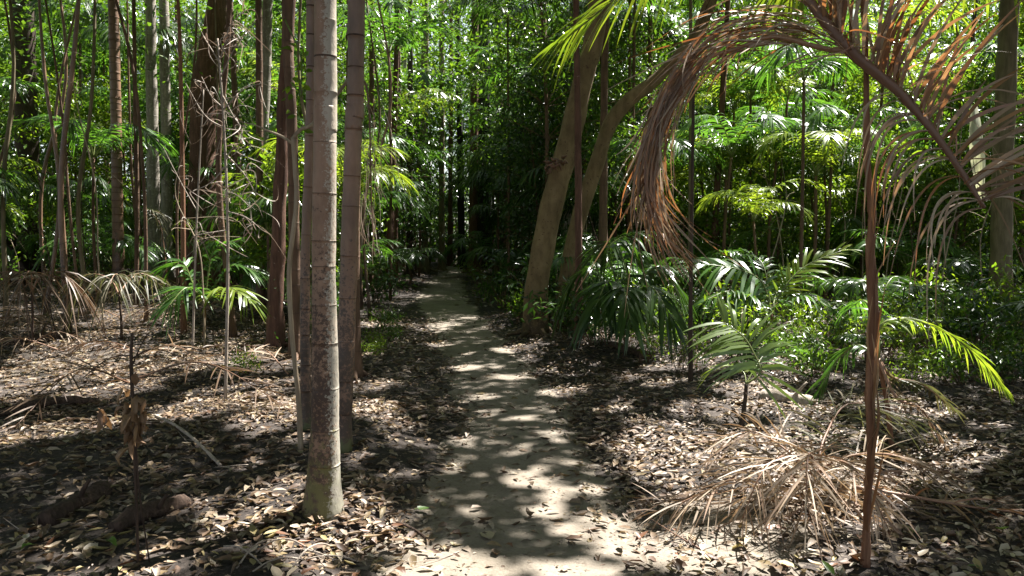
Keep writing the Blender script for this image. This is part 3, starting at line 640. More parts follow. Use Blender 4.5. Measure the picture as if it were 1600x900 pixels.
for k in range(60):                                     # finer curled upper threads
    u = rng.uniform(.0, .95); b = rp[int(u * 29)] + rng.normal(0, .01, 3)
    a = R(np.interp(u, [0, .4, .9], [10, 60, 110]) + rng.normal(0, 22)); L = rng.uniform(.3, .75)
    v = np.array([math.cos(a), rng.normal(0, .4), math.sin(a)]); s = np.linspace(0, 1, 12)[:, None]
    cv = np.array([rng.normal(.1, .35), rng.normal(0, .2), -rng.uniform(.3, 1.2)])
    ribbon(mb, b + v * s * L + cv * L * s ** 2, [.006, .008, .006, .002], int(rng.random() < .5))
for k in range(30):                                     # straw leaflets curling down on the left side
    u = rng.uniform(.02, .5); b = rp[int(u * 29)]
    L = rng.uniform(.3, .5); s = np.linspace(0, 1, 14)[:, None]
    v = np.array([-1, rng.normal(0, .15), rng.uniform(-.1, .35)]); cv = np.array([rng.uniform(.25, .6), 0, -rng.uniform(.7, 1.3)])
    ribbon(mb, b + v * s * L + cv * L * s ** 2.3, [.006, .011, .009, .002], int(rng.random() < .65), (0, -.6, rng.uniform(.3, 1)))
mb.build('leaflets', [M['russet'], M['straw']], df)
mb = MB()
ac = smooth([W(1330, 85, dd), W(1230, 62, 3.62), W(1140, 75, 3.6), (W(1070, 135, 3.6)), W(1030, 220, 3.58), W(1020, 300, 3.56), W(1045, 370, 3.55), W(1090, 425, 3.54)], 60)
ao = smooth([W(1330, 70, dd), W(1230, 15, 3.65), W(1120, 30, 3.62), W(1045, 120, 3.6), W(1010, 225, 3.58), W(1003, 310, 3.56), W(1022, 370, 3.55), W(1050, 420, 3.54)], 60)
for k in range(190):
    a = rng.uniform(0, .7); L = rng.uniform(.15, .42); e = min(a + L, 1)
    if rng.random() < .2: e = rng.uniform(.85, 1.); a = max(a, .35)
    mixk = rng.uniform(-.1, .95) if a < .6 else rng.uniform(-.1, .8)
    idx = np.linspace(a, e, 20) * 59
    Pk = np.stack([np.interp(idx, np.arange(60), (ac * (1 - mixk) + ao * mixk)[:, c_]) for c_ in range(3)], 1)
    s = np.linspace(0, 1, 20)[:, None]
    drift = rng.normal(0, .08, 3) * (1.25 - .75 * a) + np.array([0, 0, -rng.uniform(0, .07)])
    Pk = Pk + s ** 2 * drift + rng.normal(0, .018, 3) + .012 * np.sin(s * rng.uniform(3, 11) + rng.uniform(0, 6)) * rng.normal(0, 1, 3) * np.sqrt(s)
    ribbon(mb, Pk, [.003, .0075, .008, .005, .002], int(rng.random() < .42), (rng.normal(0, .5), -1, rng.normal(0, .8)))
for k in range(70):                                     # loose ends sprung off the arch
    a = rng.uniform(0, .75); b = ac[int(a * 59)]; T = nz(ac[min(int(a * 59) + 3, 59)] - b)
    s = np.linspace(0, 1, 12)[:, None]; L = rng.uniform(.2, .55)
    L *= .65; v = T + rng.normal(0, .3, 3); cv = np.array([rng.normal(0, .2), 0, -rng.uniform(.2, .7)])
    ribbon(mb, b + rng.normal(0, .03, 3) + v * s * L + cv * L * s ** 2, [.004, .008, .007, .002], int(rng.random() < .5))
tube(mb, ac + .012 * np.sin(np.arange(60)[:, None] * .55 + np.array([0, 1, 2])), [.012, .01, .008, .005, .002], 6, 0)
o = mb.build('leaflets', [M['russet'], M['straw']], df); o['label'] = 'bundled tip of the frond bent round to the left'

# ------------------------------------------------------------------ plants near the camera on the right
def px_palm(name, label, base, top, fronds, mats, d=None, stem_r=(.02, .014), stem_mat='sheath', cat='palm', nl=34):
    b = G(*base) if d is None else W(*base, d); d = b[1]
    t = thing(name, label, cat, b)
    mb = MB(); tp_ = W(*top, d); tube(mb, smooth([b - (0, 0, .03), (b + tp_) / 2 + (.01, 0, 0), tp_], 10), stem_r, 9, 0, .04, .08); mb.build('stem', M[stem_mat], t)
    for f in fronds:
        mb = MB(); pts, kw = f[0], dict(f[1]); mm = kw.pop('mats', mats); n_ = kw.pop('n', nl)
        frond(mb, [tp_] + [W(p[0], p[1], d + (p[2] if len(p) > 2 else 0)) for p in pts], n_, **kw); mb.build('frond', mm, t)
    return t
SUNP = [M['rachis'], M['palm']]
px_palm('palm_seedling', 'knee high palm seedling on a dark stem with one sunlit comb shaped frond', (1157, 668), (1166, 600),
        [([(1188, 582, .0), (1178, 552, .05), (1160, 524, .12), (1130, 503, .18)], dict(Lm=.52, wd=.03, droop=.38, n=20, t0=.14, amax=84, amin=42, lift=.16, mats=[M['rachis'], M['palm_gloss']], twist=.06, jit=.025, r0=.009, lmin=.5, ref=(.1, -.9, .5))),
         ([(1180, 575, .1), (1200, 550, .3), (1240, 545, .5)], dict(Lm=.3, wd=.02, droop=.35, n=18, t0=.3, mats=SUNP, r0=.007)),
         ([(1160, 580, .1), (1130, 570, .25), (1105, 585, .3)], dict(Lm=.22, wd=.02, droop=.4, n=16, t0=.3, mats=LIME, r0=.007))], SUNP, stem_r=(.022, .016), stem_mat='bark_dark')
px_palm('palm_seedling', 'bigger sunlit palm seedling with white glinting fronds behind the comb frond one', (1205, 540), (1205, 490),
        [([(1190, 440), (1150, 420, -.1), (1095, 412, -.2)], dict(Lm=.7, wd=.06, droop=.6, n=18, ref=(0, -.7, 1))), ([(1225, 450), (1260, 415, .1), (1318, 390, .2)], dict(Lm=.5, wd=.04, droop=.35, n=22, mats=LIME, amax=50, ref=(0, -.7, 1))),
         ([(1180, 470, -.3), (1140, 455, -.5), (1100, 470, -.7)], dict(Lm=.5, wd=.03, droop=.6, n=22)), ([(1230, 470, -.3), (1260, 460, -.5), (1295, 480, -.7)], dict(Lm=.4, wd=.03, droop=.6, n=22)),
         ([(1200, 450, .2), (1190, 410, .5), (1160, 390, .8)], dict(Lm=.45, wd=.03, droop=.5, n=22)), ([(1215, 455, .3), (1240, 420, .7), (1270, 430, 1)], dict(Lm=.45, wd=.03, droop=.5, n=22))], PALM)
px_palm('palm_seedling', 'young palm behind the slim stem, its yellow green frond arching to the right', (1395, 700), (1372, 560),
        [([(1375, 510), (1420, 498), (1480, 520), (1530, 560), (1562, 600)], dict(Lm=.24, wd=.02, droop=.5, n=40, mats=LIME, t0=.12, amax=60)), ([(1395, 590), (1440, 600, .1), (1490, 640, .2)], dict(Lm=.2, wd=.02, droop=.5, n=26, mats=[M['rachis_dry'], M['palm_dull']])),
         ([(1340, 540, .1), (1310, 560, .2), (1280, 610, .2)], dict(Lm=.24, wd=.02, droop=.6, n=24)), ([(1370, 500, .4), (1350, 470, .8), (1330, 480, 1.1)], dict(Lm=.26, wd=.02, droop=.6, n=24)),
         ([(1400, 620, -.1), (1440, 640, -.1), (1470, 690, -.1)], dict(Lm=.25, wd=.014, droop=.5, n=20, mats=STRAW))], PALM)
px_palm('fishtail_palm', 'dense dark green palm clump with one glinting arched frond right of the leaning trees', (975, 560), (980, 500),
        [([(960, 430), (950, 390), (985, 365), (1035, 362)], dict(Lm=.5, wd=.045, droop=.9, n=24)), ([(950, 460), (930, 420), (900, 430), (880, 470)], dict(Lm=.5, wd=.05, droop=.9, n=22)), ([(1000, 440), (1030, 420), (1060, 450)], dict(Lm=.5, wd=.05, droop=.9, n=22)),
         ([(970, 460, -.4), (950, 440, -.7), (930, 480, -1)], dict(Lm=.5, wd=.05, droop=.9, n=22)), ([(990, 460, -.4), (1020, 450, -.7), (1050, 500, -1)], dict(Lm=.5, wd=.05, droop=.9, n=22)), ([(980, 430, .4), (960, 380, .8), (930, 390, 1.2)], dict(Lm=.6, wd=.05, droop=.9, n=22)),
         ([(985, 470, -.6), (975, 450, -1), (985, 500, -1.4)], dict(Lm=.45, wd=.05, droop=.8, n=20))], [M['rachis'], M['dark']], stem_mat='bark_dark')

# heap of dry fronds
hp = G(1270, 790)
def dry_frond(label, pts, d0=None, mats=STRAW, n=34, **kw):
    P = [W(p[0], p[1], p[2]) for p in pts]; b = P[0]
    mb = MB(); frond(mb, P, n, **kw)
    o = mb.build('fallen_frond', mats, None, b); return tag(o, label, 'palm frond', 'dry palm fronds fallen right of the path')
k_ = dict(Lm=.42, wd=.011, droop=.3, jit=.4, twist=1., lift=.1, r0=.009, keep=.85, t0=.1)
dry_frond('dry frond of the heap sprawling left onto the path edge', [(1275, 742, 4.6), (1200, 722, 4.4), (1110, 765, 4.3), (1030, 800, 4.25)], **k_)
dry_frond('dry frond of the heap arching up and left over the seedling foot', [(1275, 742, 4.6), (1240, 712, 4.8), (1180, 675, 4.9), (1120, 690, 5.)], **k_)
dry_frond('dry frond of the heap drooping straight towards the viewer', [(1275, 742, 4.6), (1268, 712, 4.35), (1262, 720, 4.05), (1258, 800, 3.9)], **dict(k_, Lm=.42))
dry_frond('dry frond of the heap bowed left and down in front', [(1275, 742, 4.6), (1230, 712, 4.4), (1190, 740, 4.15), (1160, 810, 4.1)], **k_)
dry_frond('dry frond of the heap leaning right behind the slim stem', [(1275, 742, 4.6), (1330, 712, 4.6), (1400, 712, 4.7), (1450, 740, 4.7)], **k_)
dry_frond('dry frond of the heap rising between the two seedlings', [(1275, 742, 4.6), (1290, 680, 4.9), (1330, 630, 5.1), (1420, 655, 5.2)], mats=[M['rachis_dry'], M['palm_dull']], **k_)
dry_frond('dry frond of the heap curving right in front of the slim stem', [(1275, 742, 4.6), (1310, 720, 4.3), (1350, 750, 4.1), (1390, 830, 4.05)], **dict(k_, Lm=.36))
dry_frond('long brown frond lying flat towards the right edge', [(1330, 760, 4.55), (1420, 775, 4.5), (1520, 792, 4.4), (1640, 806, 4.3)], mats=[M['rachis_dry'], M['russet']], **dict(k_, Lm=.34, lift=0.1, r0=.013))
dry_frond('russet frond tip lying on the pale sand by the path', [(1120, 770, 4.75), (1060, 780, 4.55), (1010, 785, 4.5)], mats=RUSSET, n=26, **dict(k_, Lm=.22, r0=.007, wd=.008))
dry_frond('dark frond lying in the shade near the right edge', [(1600, 700, 6.), (1520, 735, 5.6), (1440, 760, 5.2)], mats=[M['rachis_dry'], M['russet']], **dict(k_, Lm=.3))
dry_frond('grey blackened frond flat on the bright sand at bottom', [(1120, 872, 3.85), (1060, 838, 4.05), (1000, 800, 4.35)], mats=[M['rachis_red'], M['bark_char']], n=26, **dict(k_, Lm=.16, wd=.006, r0=.006, lift=0))
mb = MB()
b0 = W(1272, 745, 4.6)
for k in range(150):
    a = rng.uniform(0, 6.28); L = rng.uniform(.25, .6); s = np.linspace(0, 1, 10)[:, None]; e = rng.uniform(.1, .9)
    e *= .55; v = np.array([math.cos(a) * 1.3, math.sin(a) * .9, e]); cv = np.array([rng.normal(0, .3), rng.normal(0, .3), -rng.uniform(.5, 1.2)])
    P = b0 + rng.normal(0, .13, 3) * (1, 1, .3) + v * s * L + cv * L * s ** 2 + np.array([0, 0, -.1])
    P[:, 2] = np.maximum(P[:, 2], H(P[:, 0], P[:, 1]) + .01)
    ribbon(mb, P, [.008, .013, .011, .002])
tag(mb.build('dry_leaf_tuft', M['straw'], None, b0), 'tangled tuft of straw leaf strips at the heart of the dry heap', 'dry leaves')

# logs and sticks
def log(label, a, b, r, mat, name='fallen_log', cat='log', bend=.0, n=34, lump=.1, lift=0., group=None):
    A, B = G(*a), G(*b); A[2] += r * .3 + lift; B[2] += r * .3 + lift
    mid = (A + B) / 2 + np.array([0, 0, bend])
    mb = MB(); kn = np.array([rng.normal(0, r * .12, 3) for _ in range(2)])
    tube(mb, smooth([A, (A * 2 + B) / 3 + (mid - (A + B) / 2) * .9 + kn[0], (A + 2 * B) / 3 + (mid - (A + B) / 2) * .9 + kn[1], B], n), np.r_[r * .9, r * rng.uniform(.85, 1.1, 12), r * .85], 14, 0, .05 if r > .03 else .03, lump)
    if r > .03:                         # splinters at the broken end and a snapped side branch
        u = nz(B - A)
        for _ in range(7): tube(mb, [B - u * r + rng.normal(0, r * .35, 3), B + u * r * rng.uniform(.5, 2) + rng.normal(0, r * .4, 3)], [r * .2, r * .03], 4)
        q = A + (B - A) * .6; tube(mb, smooth([q, q + (r * .5, -r, r * 1.2), q + (r * 1.5, -r * 1.4, r * 2.6)], 6), [r * .35, r * .15], 6)
    return tag(mb.build(name, M[mat], None, A), label, cat, group)
log('pale sunlit log beside the palm seedling right of the path', (1190, 622), (1268, 632), .07, 'wood')
log('brown stick end lying under the dark palm clump', (955, 545), (1015, 560), .05, 'wood_dark')
log('short broken log in the shade at lower left', (70, 822), (165, 768), .06, 'wood_dark', lump=.1)
log('dark curved bark slab lying at lower left', (180, 832), (292, 790), .05, 'wood_dark', bend=.03, lump=.12)
log('pale thin stick pointing at the shaded litter left of the palm', (242, 655), (345, 735), .012, 'wood', 'fallen_stick', 'stick', .05, lift=.03)
log('dark fallen branch lying across the left clearing', (0, 650), (150, 630), .04, 'wood_dark', 'fallen_branch', 'branch', .06)
log('thin pale fallen branch behind the left palm seedlings', (130, 480), (260, 462), .05, 'wood', 'fallen_branch', 'branch', .25, lift=.25)
log('straight pale branch resting low at the left edge', (20, 455), (88, 460), .04, 'wood', 'fallen_branch', 'branch', .1, lift=.3)
log('reddish fallen palm sheath behind the seedlings at left', (100, 470), (190, 455), .09, 'sheath', 'fallen_branch', 'branch', .25, lift=.25)
log('pale branch lying across the far end of the path', (690, 436), (745, 430), .05, 'wood', 'fallen_branch', 'branch', .02)
log('dark low log at the left edge of the clearing', (0, 540), (110, 528), .09, 'wood_dark')
log('thin stick lying on the path left edge near the viewer', (610, 818), (672, 850), .008, 'wood_dark', 'fallen_stick', 'stick', .02, lift=.01)
for k, (a, b) in enumerate([((400, 870), (480, 862)), ((370, 895), (430, 850)), ((395, 900), (470, 880)), ((440, 868), (520, 880)), ((350, 860), (410, 890)), ((455, 895), (520, 860)), ((480, 880), (560, 884))]):
    log('pale twig in the tangle at the foot of the thick ringed palm', a, b, .004, 'wood', 'fallen_twig', 'twig', rng.uniform(.02, .06), lift=.02, group='twigs at the foot of the ringed palm')

# crooked pale climber left of the ringed palm
P = np.array([G(470, 705)]); d = P[0][1]
P = np.vstack([P, Wl([(466, 620), (456, 520), (452, 420), (463, 320), (461, 262), (458, 215)], d)])
lv = thing('climbing_vine', 'crooked pale vine stem twisting up left of the thick ringed palm', 'vine', P[0])
mb = MB(); tube(mb, smooth(P, 40), [.02, .017, .017, .016, .017], 10, 0, .01, .06)
tube(mb, smooth(Wl([(458, 217), (470, 202), (485, 197), (500, 180, d + .15), (540, 130, d + .25), (556, 95, d + .25)], d), 20), [.016, .013, .014, .013, .01], 8)
tube(mb, smooth(Wl([(458, 225), (440, 213), (420, 205), (400, 196), (375, 190)], d), 16), [.011, .009, .006, .003], 7)
mb.build('stem', M['vine'], lv)
mb = MB(); n = 26; q = smooth(Wl([(445, 30), (470, 90), (470, 150), (480, 120)], d), 30)
Pn = Wl(np.c_[rng.uniform(440, 492, n), rng.uniform(60, 190, n)], d) + rng.normal(0, .06, (n, 3)); leaves(mb, Pn, rdir(n, -.8, .2), rdir(n, .2, 1), rng.uniform(.05, .09, n), .04, 0, LEAF6)
tube(mb, q, [.006, .003], 5, 0); mb.build('leaves', M['bright'], lv)

# ------------------------------------------------------------------ left side dead and drooping plants
def dead_sapling(label, stem_px, d, branches, n_leaf, mat='deadgrey', name='dead_sapling'):
    P = np.array([W(a, b, d) for a, b in stem_px]); P[0, 2] = H(P[0, 0], P[0, 1])
    t = thing(name, label, 'sapling', P[0]); mb = MB(); tube(mb, smooth(P, 24), [.016, .012, .008], 8, 0, .03)
    ml = MB()
    for br in branches:
        q = smooth([W(p[0], p[1], d + (p[2] if len(p) > 2 else 0)) for p in br], 14); tube(mb, q, [.007, .003], 5)
        for k in range(n_leaf):
            b = q[rng.integers(4, 14)]; v = nz(rng.normal(0, 1, 3) + (0, 0, -.4)); L = rng.uniform(.06, .22); s = np.linspace(0, 1, 9)[:, None]
            ribbon(ml, b + v * s * L + np.array([rng.normal(0, .9), rng.normal(0, .9), -.6 + rng.normal(0, .5)]) * L * s ** 2 + rng.normal(0, .35, 3) * L * np.sin(s * 3.1), [.003, .01, .007, .002])
    mb.build('stem', M['wood_dark'] if mat == 'russet' else M['wood'], t); ml.build('dead_leaves', M[mat], t); return t
dead_sapling('dead twiggy sapling with pale curled leaves left of the palms', [(352, 620), (356, 380), (350, 200), (340, 60)], 7.2,
             [[(345, 120), (370, 70), (400, 30)], [(345, 100), (320, 60), (300, 20, .3)], [(350, 170), (380, 140), (410, 130)], [(352, 240), (380, 270), (398, 300)], [(350, 200), (320, 180), (290, 130)], [(352, 260), (330, 285), (300, 300)],
              [(354, 330), (385, 340), (410, 360)], [(354, 360), (320, 365), (300, 370)], [(342, 80), (375, 45), (395, 60)], [(348, 150), (370, 190), (385, 200)], [(352, 250), (365, 230), (378, 222)], [(345, 90), (360, 40), (385, 15)], [(350, 170), (330, 150), (315, 120)], [(353, 300), (370, 305), (392, 325)]], 11)
dead_sapling('bare grey sapling with thin white twigs beside the broad red trunk', [(300, 530), (306, 380), (312, 250), (318, 140)], 10,
             [[(310, 290), (335, 250), (350, 190)], [(308, 330), (280, 280), (255, 230)], [(315, 200), (345, 160), (370, 150)], [(306, 360), (330, 340), (365, 345)]], 6)
# hanging bunch of dead leaves on the thin near stem
b = G(216, 885); t = thing('dead_sapling', 'thin upright dead seedling with a bunch of hanging brown leaves at lower left', 'sapling', b); d = b[1]
mb = MB(); tube(mb, smooth([b, W(213, 780, d), W(208, 640, d), W(205, 560, d), W(207, 520, d)], 24), [.006, .008, .009, .005], 7, 0, .05); tube(mb, smooth([b + (.03, .05, 0), W(219, 780, d), W(212, 690, d)], 10), [.004, .004], 5)
for f in [[(206, 560), (240, 545, .1), (290, 560, .2)], [(206, 555), (170, 560), (130, 590)], [(207, 640), (180, 630), (155, 640)], [(207, 570), (220, 540), (232, 520)]]: tube(mb, smooth([W(p[0], p[1], d + (p[2] if len(p) > 2 else 0)) for p in f], 8), [.004, .002], 5)
mb.build('stem', M['wood_dark'], t); mb = MB(); n = 40
Pn = Wl(np.c_[rng.normal(207, 10, n), rng.normal(650, 28, n)], d) + rng.normal(0, .02, (n, 3)); leaves(mb, Pn, nz(rng.normal(0, .35, (n, 3)) + (0, 0, -1)), rdir(n, -.3, .3), rng.uniform(.07, .13, n), rng.uniform(.028, .045, n), 0, LEAF6, rng.normal(0, 1., n))
n = 6; Pn = Wl(np.c_[rng.normal(154, 6, n), rng.normal(645, 6, n)], d); leaves(mb, Pn, nz(rng.normal(0, .35, (n, 3)) + (0, 0, -1)), rdir(n, -.3, .3), rng.uniform(.06, .1, n), .035, 0, LEAF6, rng.normal(0, .9, n))
mb.build('dead_leaves', M['deadtan'], t)
b = W(572, 150, 7.4); mb = MB()
for k in range(46):
    x0 = rng.normal(572, 10); y0 = rng.uniform(120, 330); s_ = np.linspace(0, 1, 10)[:, None]; L = rng.uniform(.3, .9)
    ribbon(mb, W(x0, y0, 7.4 + rng.normal(0, .1)) + np.array([rng.normal(.05, .12), rng.normal(0, .1), -1]) * L * s_ + rng.normal(0, .12, 3) * s_ ** 2 * L + .01 * np.sin(s_ * 7 + rng.uniform(0, 6)), [.002, .006, .005, .002])
tube(mb, smooth(Wl([(556, 110), (575, 150), (580, 300), (584, 400)], 7.4), 16), [.012, .008, .003], 6)
tag(mb.build('dead_frond', M['deadgrey'], None, b), 'withered grey frond hanging straight down right of the reddish palm', 'palm frond')
KD = dict(Lm=.6, wd=.018, droop=1.0, n=22, t0=.25, amax=65, amin=12, jit=.3, twist=.6, r0=.009, lift=.15, keep=.8)
px_palm('drooping_palm', 'dull olive palm seedling with drooping umbrella shaped fronds at left', (190, 532), (186, 460),
        [([(170, 435), (140, 428), (120, 440)], KD), ([(195, 435), (225, 428), (250, 445)], KD), ([(186, 432, -.5), (178, 430, -.8), (172, 445, -1)], KD), ([(200, 440, .5), (225, 425, 1), (260, 440, 1.4)], KD), ([(175, 440, .5), (150, 430, 1), (120, 440, 1.4)], KD)], DULL, stem_mat='wood_dark')
px_palm('drooping_palm', 'brown withered palm seedling with sagging fronds near the left edge', (50, 545), (50, 455),
        [([(35, 430), (5, 425), (-25, 445)], KD), ([(65, 430), (95, 425), (120, 450)], KD), ([(48, 425, -.5), (40, 430, -.8), (30, 450, -1)], KD), ([(60, 435, .5), (85, 430, 1), (110, 450, 1.4)], KD)], [M['rachis_dry'], M['brownleaf']], stem_mat='wood_dark')
px_palm('palm_seedling', 'green feathery palm seedling in the clearing left of the shaggy tree', (318, 530), (320, 480),
        [([(340, 440), (365, 415), (405, 425)], dict(Lm=.5, wd=.035, droop=.5, n=24)), ([(300, 440), (285, 410), (255, 420)], dict(Lm=.5, wd=.035, droop=.6, n=24)), ([(325, 430), (335, 390), (370, 375)], dict(Lm=.45, wd=.035, droop=.5, n=24)),
         ([(310, 460, -.4), (290, 450, -.7), (262, 480, -1)], dict(Lm=.5, wd=.035, droop=.6, n=24)), ([(335, 460, -.4), (360, 450, -.7), (392, 470, -1)], dict(Lm=.5, wd=.035, droop=.6, n=24, mats=LIME))], PALM)
px_palm('palm_seedling', 'small yellowing palm seedling leaning over the slim straw stem at left', (262, 470), (258, 400),
        [([(250, 350), (235, 330), (255, 335)], dict(Lm=.4, wd=.03, droop=.9, n=20, mats=[M['rachis_dry'], M['palm_dull']])), ([(275, 350), (300, 345), (310, 380)], dict(Lm=.45, wd=.03, droop=.8, n=20, mats=LIME)), ([(290, 380), (330, 370), (350, 400)], dict(Lm=.5, wd=.03, droop=.6, n=20)), ([(240, 380), (215, 370), (200, 400)], dict(Lm=.4, wd=.03, droop=.8, n=20))], PALM, stem_mat='sheath')
def flat_frond(label, a, b, up=.12, mats=STRAW, **kw):
    A, B = G(*a), G(*b); mb = MB(); A[2] += .04; B[2] += .05; mid = (A + B) / 2; mid[2] += up
    frond(mb, [A, mid, B], 30, **dict(dict(Lm=.35, wd=.015, droop=.2, jit=.25, twist=.6, lift=.1, r0=.009, keep=.8, t0=.1), **kw))
    return tag(mb.build('fallen_frond', mats, None, A), label, 'palm frond', 'dry palm fronds fallen left of the path')
flat_frond('sagging brown frond in the shade beside the hanging dead leaves', (205, 600), (470, 660), .3, RUSSET)
flat_frond('dry frond spread left of the hanging dead leaves', (205, 605), (20, 680), .3, RUSSET)
flat_frond('dry frond under the withered seedling at the left edge', (90, 520), (-40, 560), .3, RUSSET, Lm=.5)
flat_frond('grey dry frond in the sunlit clearing at left', (215, 560), (340, 590), .2, STRAW, Lm=.4)
flat_frond('dry frond between the drooping olive palm and the green seedling', (200, 500), (300, 520), .3, STRAW, Lm=.5)
flat_frond('withered frond at the left edge behind the dark low log', (0, 500), (140, 490), .5, RUSSET, Lm=.6)
flat_frond('pale frond lying at the foot of the charred shaggy trunk', (450, 590), (385, 560), .15, STRAW)

for k in range(16):                                     # dry fronds strewn through the left clearing and its back edge
    px = rng.uniform(-20, 430); py = rng.uniform(455, 560); a = rng.uniform(-.5, .5)
    A = G(px, py); L = rng.uniform(.7, 1.3); B = A + np.array([math.cos(a), math.sin(a), 0]) * L * rng.choice([-1, 1]); up = rng.uniform(.1, .45)
    mb = MB(); frond(mb, [A + (0, 0, .04), (A + B) / 2 + (0, 0, up), B + (0, 0, .05)], 26, rng.uniform(.25, .45), .012, .4, .008, jit=.35, twist=.9, lift=.1, keep=.75, t0=.1)
    br = k % 2
    o = mb.build('fallen_frond', RUSSET if br else STRAW, None, A); tag(o, 'russet dry frond strewn across the back of the left clearing' if br else 'straw dry frond strewn across the back of the left clearing', 'palm frond', ('russet' if br else 'straw') + ' fronds at the back of the left clearing')
ST = []
while len(ST) < 34:                                     # thin crooked dead stems standing and leaning in the thicket
    y = rng.uniform(9, 22); px = rng.uniform(-60, 1640); x = (px - 800) / FPX * y
    if abs(x - path_c(y)) < path_w(y) + 1.2 or (px < 600 and y < 10.5) or (px > 1000 and y < 12): continue
    b = np.array([x, y, float(H(x, y))]); hgt = rng.uniform(1.6, 4.5); ln = rng.normal(0, .35, 2) * hgt * .5
    q = [b] + [b + np.array([ln[0] * u * u + rng.normal(0, .07), ln[1] * u * u, hgt * u]) for u in (.25, .5, .75, 1)]
    q = smooth(q, 20); mb = MB(); tube(mb, q, [.014, .011, .008, .003], 6, 0, .05)
    for j in range(rng.integers(3, 8)):
        p0 = q[rng.integers(6, 19)]; v = nz(np.array([rng.normal(), rng.normal(), rng.normal(.3, .5)])) * rng.uniform(.25, .9); tube(mb, smooth([p0, p0 + v * .5 + rng.normal(0, .05, 3), p0 + v + (0, 0, -.12)], 7), [.005, .0015], 4)
    side = 'left' if px < 640 else ('middle' if px < 1000 else 'right'); pale = len(ST) % 2
    wh = {'left': 'in the thicket left of the path', 'middle': 'in the thicket by the leaning trees', 'right': 'in the thicket beyond the dead frond arch'}[side]
    tag(mb.build('crooked_sapling', M['vine'] if pale else M['wood_dark'], None, b), ('thin pale crooked dead stem ' if pale else 'thin dark crooked dead stem ') + wh, 'dead sapling', ('pale' if pale else 'dark') + ' crooked stems ' + wh); ST.append(1)

# ------------------------------------------------------------------ prototypes for the understorey
def place_label(px, far):
    if px < 225: r = 'at far left'
    elif px < 470: r = 'between the pale trunks and the shaggy tree'
    elif px < 640: r = 'behind the ringed palms'
    elif px < 800: r = 'around the far end of the path'
    elif px < 1010: r = 'behind the leaning trees'
    elif px < 1340: r = 'seen through the arch of the dead frond'
    else: r = 'behind the slim stem at right'
    return r
PROTO = {}
def make_palm_proto(key, hgt, nf, length, mats, Lm, wd, e0=(45, 80), e1=(-65, -15), droop=.55, nl=30):
    t = thing('understorey_palm', 'x', 'palm', (0, 0, 0)); mb = MB()
    pts = smooth([(0, 0, -.05), (.04, .02, hgt * .5), (rng.normal(0, .06), rng.normal(0, .06), hgt)], 12)
    tube(mb, pts, [.04, .035, .03], 8, 0, .03); mb.build('stem', M['bark_brown'], t)
    for k in range(nf):
        mb = MB(); frond(mb, arch(pts[-1], k * 2.4 + rng.uniform(-.3, .3), length * rng.uniform(.75, 1.1), R(rng.uniform(*e0)), R(rng.uniform(*e1)), side=rng.normal(0, .25)), nl, Lm, wd, droop, .011); mb.build('frond', mats, t)
    PROTO[key] = [t, False]
def leafy(mb, centers, per, sig, L, ratio=.42, m=0, zf=.7):
    n = len(centers) * per
    P = np.repeat(centers, per, 0) + rng.normal(0, 1, (n, 3)) * np.array([sig, sig, sig * zf])
    D = nz(rng.normal(0, 1, (n, 3)) + np.array([0, 0, -.35])); N = nz(rng.normal(0, .55, (n, 3)) + np.array([0, 0, 1]))
    l = rng.uniform(.7, 1.3, n) * L
    leaves(mb, P, D, N, l, l * ratio, m)
def make_sapling_proto(key, hgt, mats, L, nb=16, per=72, spread=.9, low=.2, cat='sapling', name='leafy_sapling', sig=.2):
    t = thing(name, 'x', cat, (0, 0, 0)); mb = MB(); ml = MB()
    pts = smooth([(0, 0, -.05), (rng.normal(0, .1), rng.normal(0, .1), hgt * .5), (rng.normal(0, .25), rng.normal(0, .25), hgt)], 14)
    tube(mb, pts, [.012 + hgt * .006, .01 + hgt * .003, .006], 7, 0, .03)
    cs = []
    for k in range(nb):
        u = rng.uniform(low, 1); b = pts[int(u * 13)]; a = rng.uniform(0, 6.28)
        ln = spread * (.5 + .8 * (1 - abs(u - .55))) * rng.uniform(.6, 1.2)
        q = arch(b, a, ln, R(rng.uniform(15, 60)), R(rng.uniform(-40, 10)), 7); tube(mb, q, [.009, .003], 5)
        cs += [q[3], q[5], q[6]]
    cs = np.array(cs); leafy(ml, cs, per // 3, sig, L)
    mb.build('trunk', M['bark_brown'], t); ml.build('crown', mats, t)
    PROTO[key] = [t, False]
def make_shrub_proto(key, hgt, mats, L, nst=12, per=26, ratio=.36):
    t = thing('undergrowth_shrub', 'x', 'shrub', (0, 0, 0)); mb = MB(); ml = MB(); cs = []
    for k in range(nst):
        q = arch((rng.normal(0, .1), rng.normal(0, .1), -.02), rng.uniform(0, 6.28), hgt * rng.uniform(.6, 1.2), R(rng.uniform(55, 88)), R(rng.uniform(-10, 50)), 8); tube(mb, q, [.008, .003], 5); cs += [q[3], q[5], q[6], q[7]]
    leafy(ml, np.array(cs), per // 3, .13, L, ratio)
    mb.build('stems', M['bark_brown'], t); ml.build('leaves', mats, t); PROTO[key] = [t, False]
def put(key, x, y, sc, rz, label, group, z=None):
    t, used = PROTO[key]; z = float(H(x, y)) if z is None else z
    if not used:
        t.location = (x, y, z); t.rotation_euler = (0, 0, rz); t.scale = (sc,) * 3; tag(t, label, None, group); PROTO[key][1] = True; return t
    return dup(t, (x, y, z), rz, sc, label, group)
make_palm_proto('p1', 3.2, 8, 2.0, PALM, .55, .04); make_palm_proto('p2', 1.8, 8, 1.9, PALM, .5, .04); make_palm_proto('p3', .7, 7, 1.7, PALM, .45, .035); make_palm_proto('p4', 4.6, 9, 2.2, PALM, .6, .045)
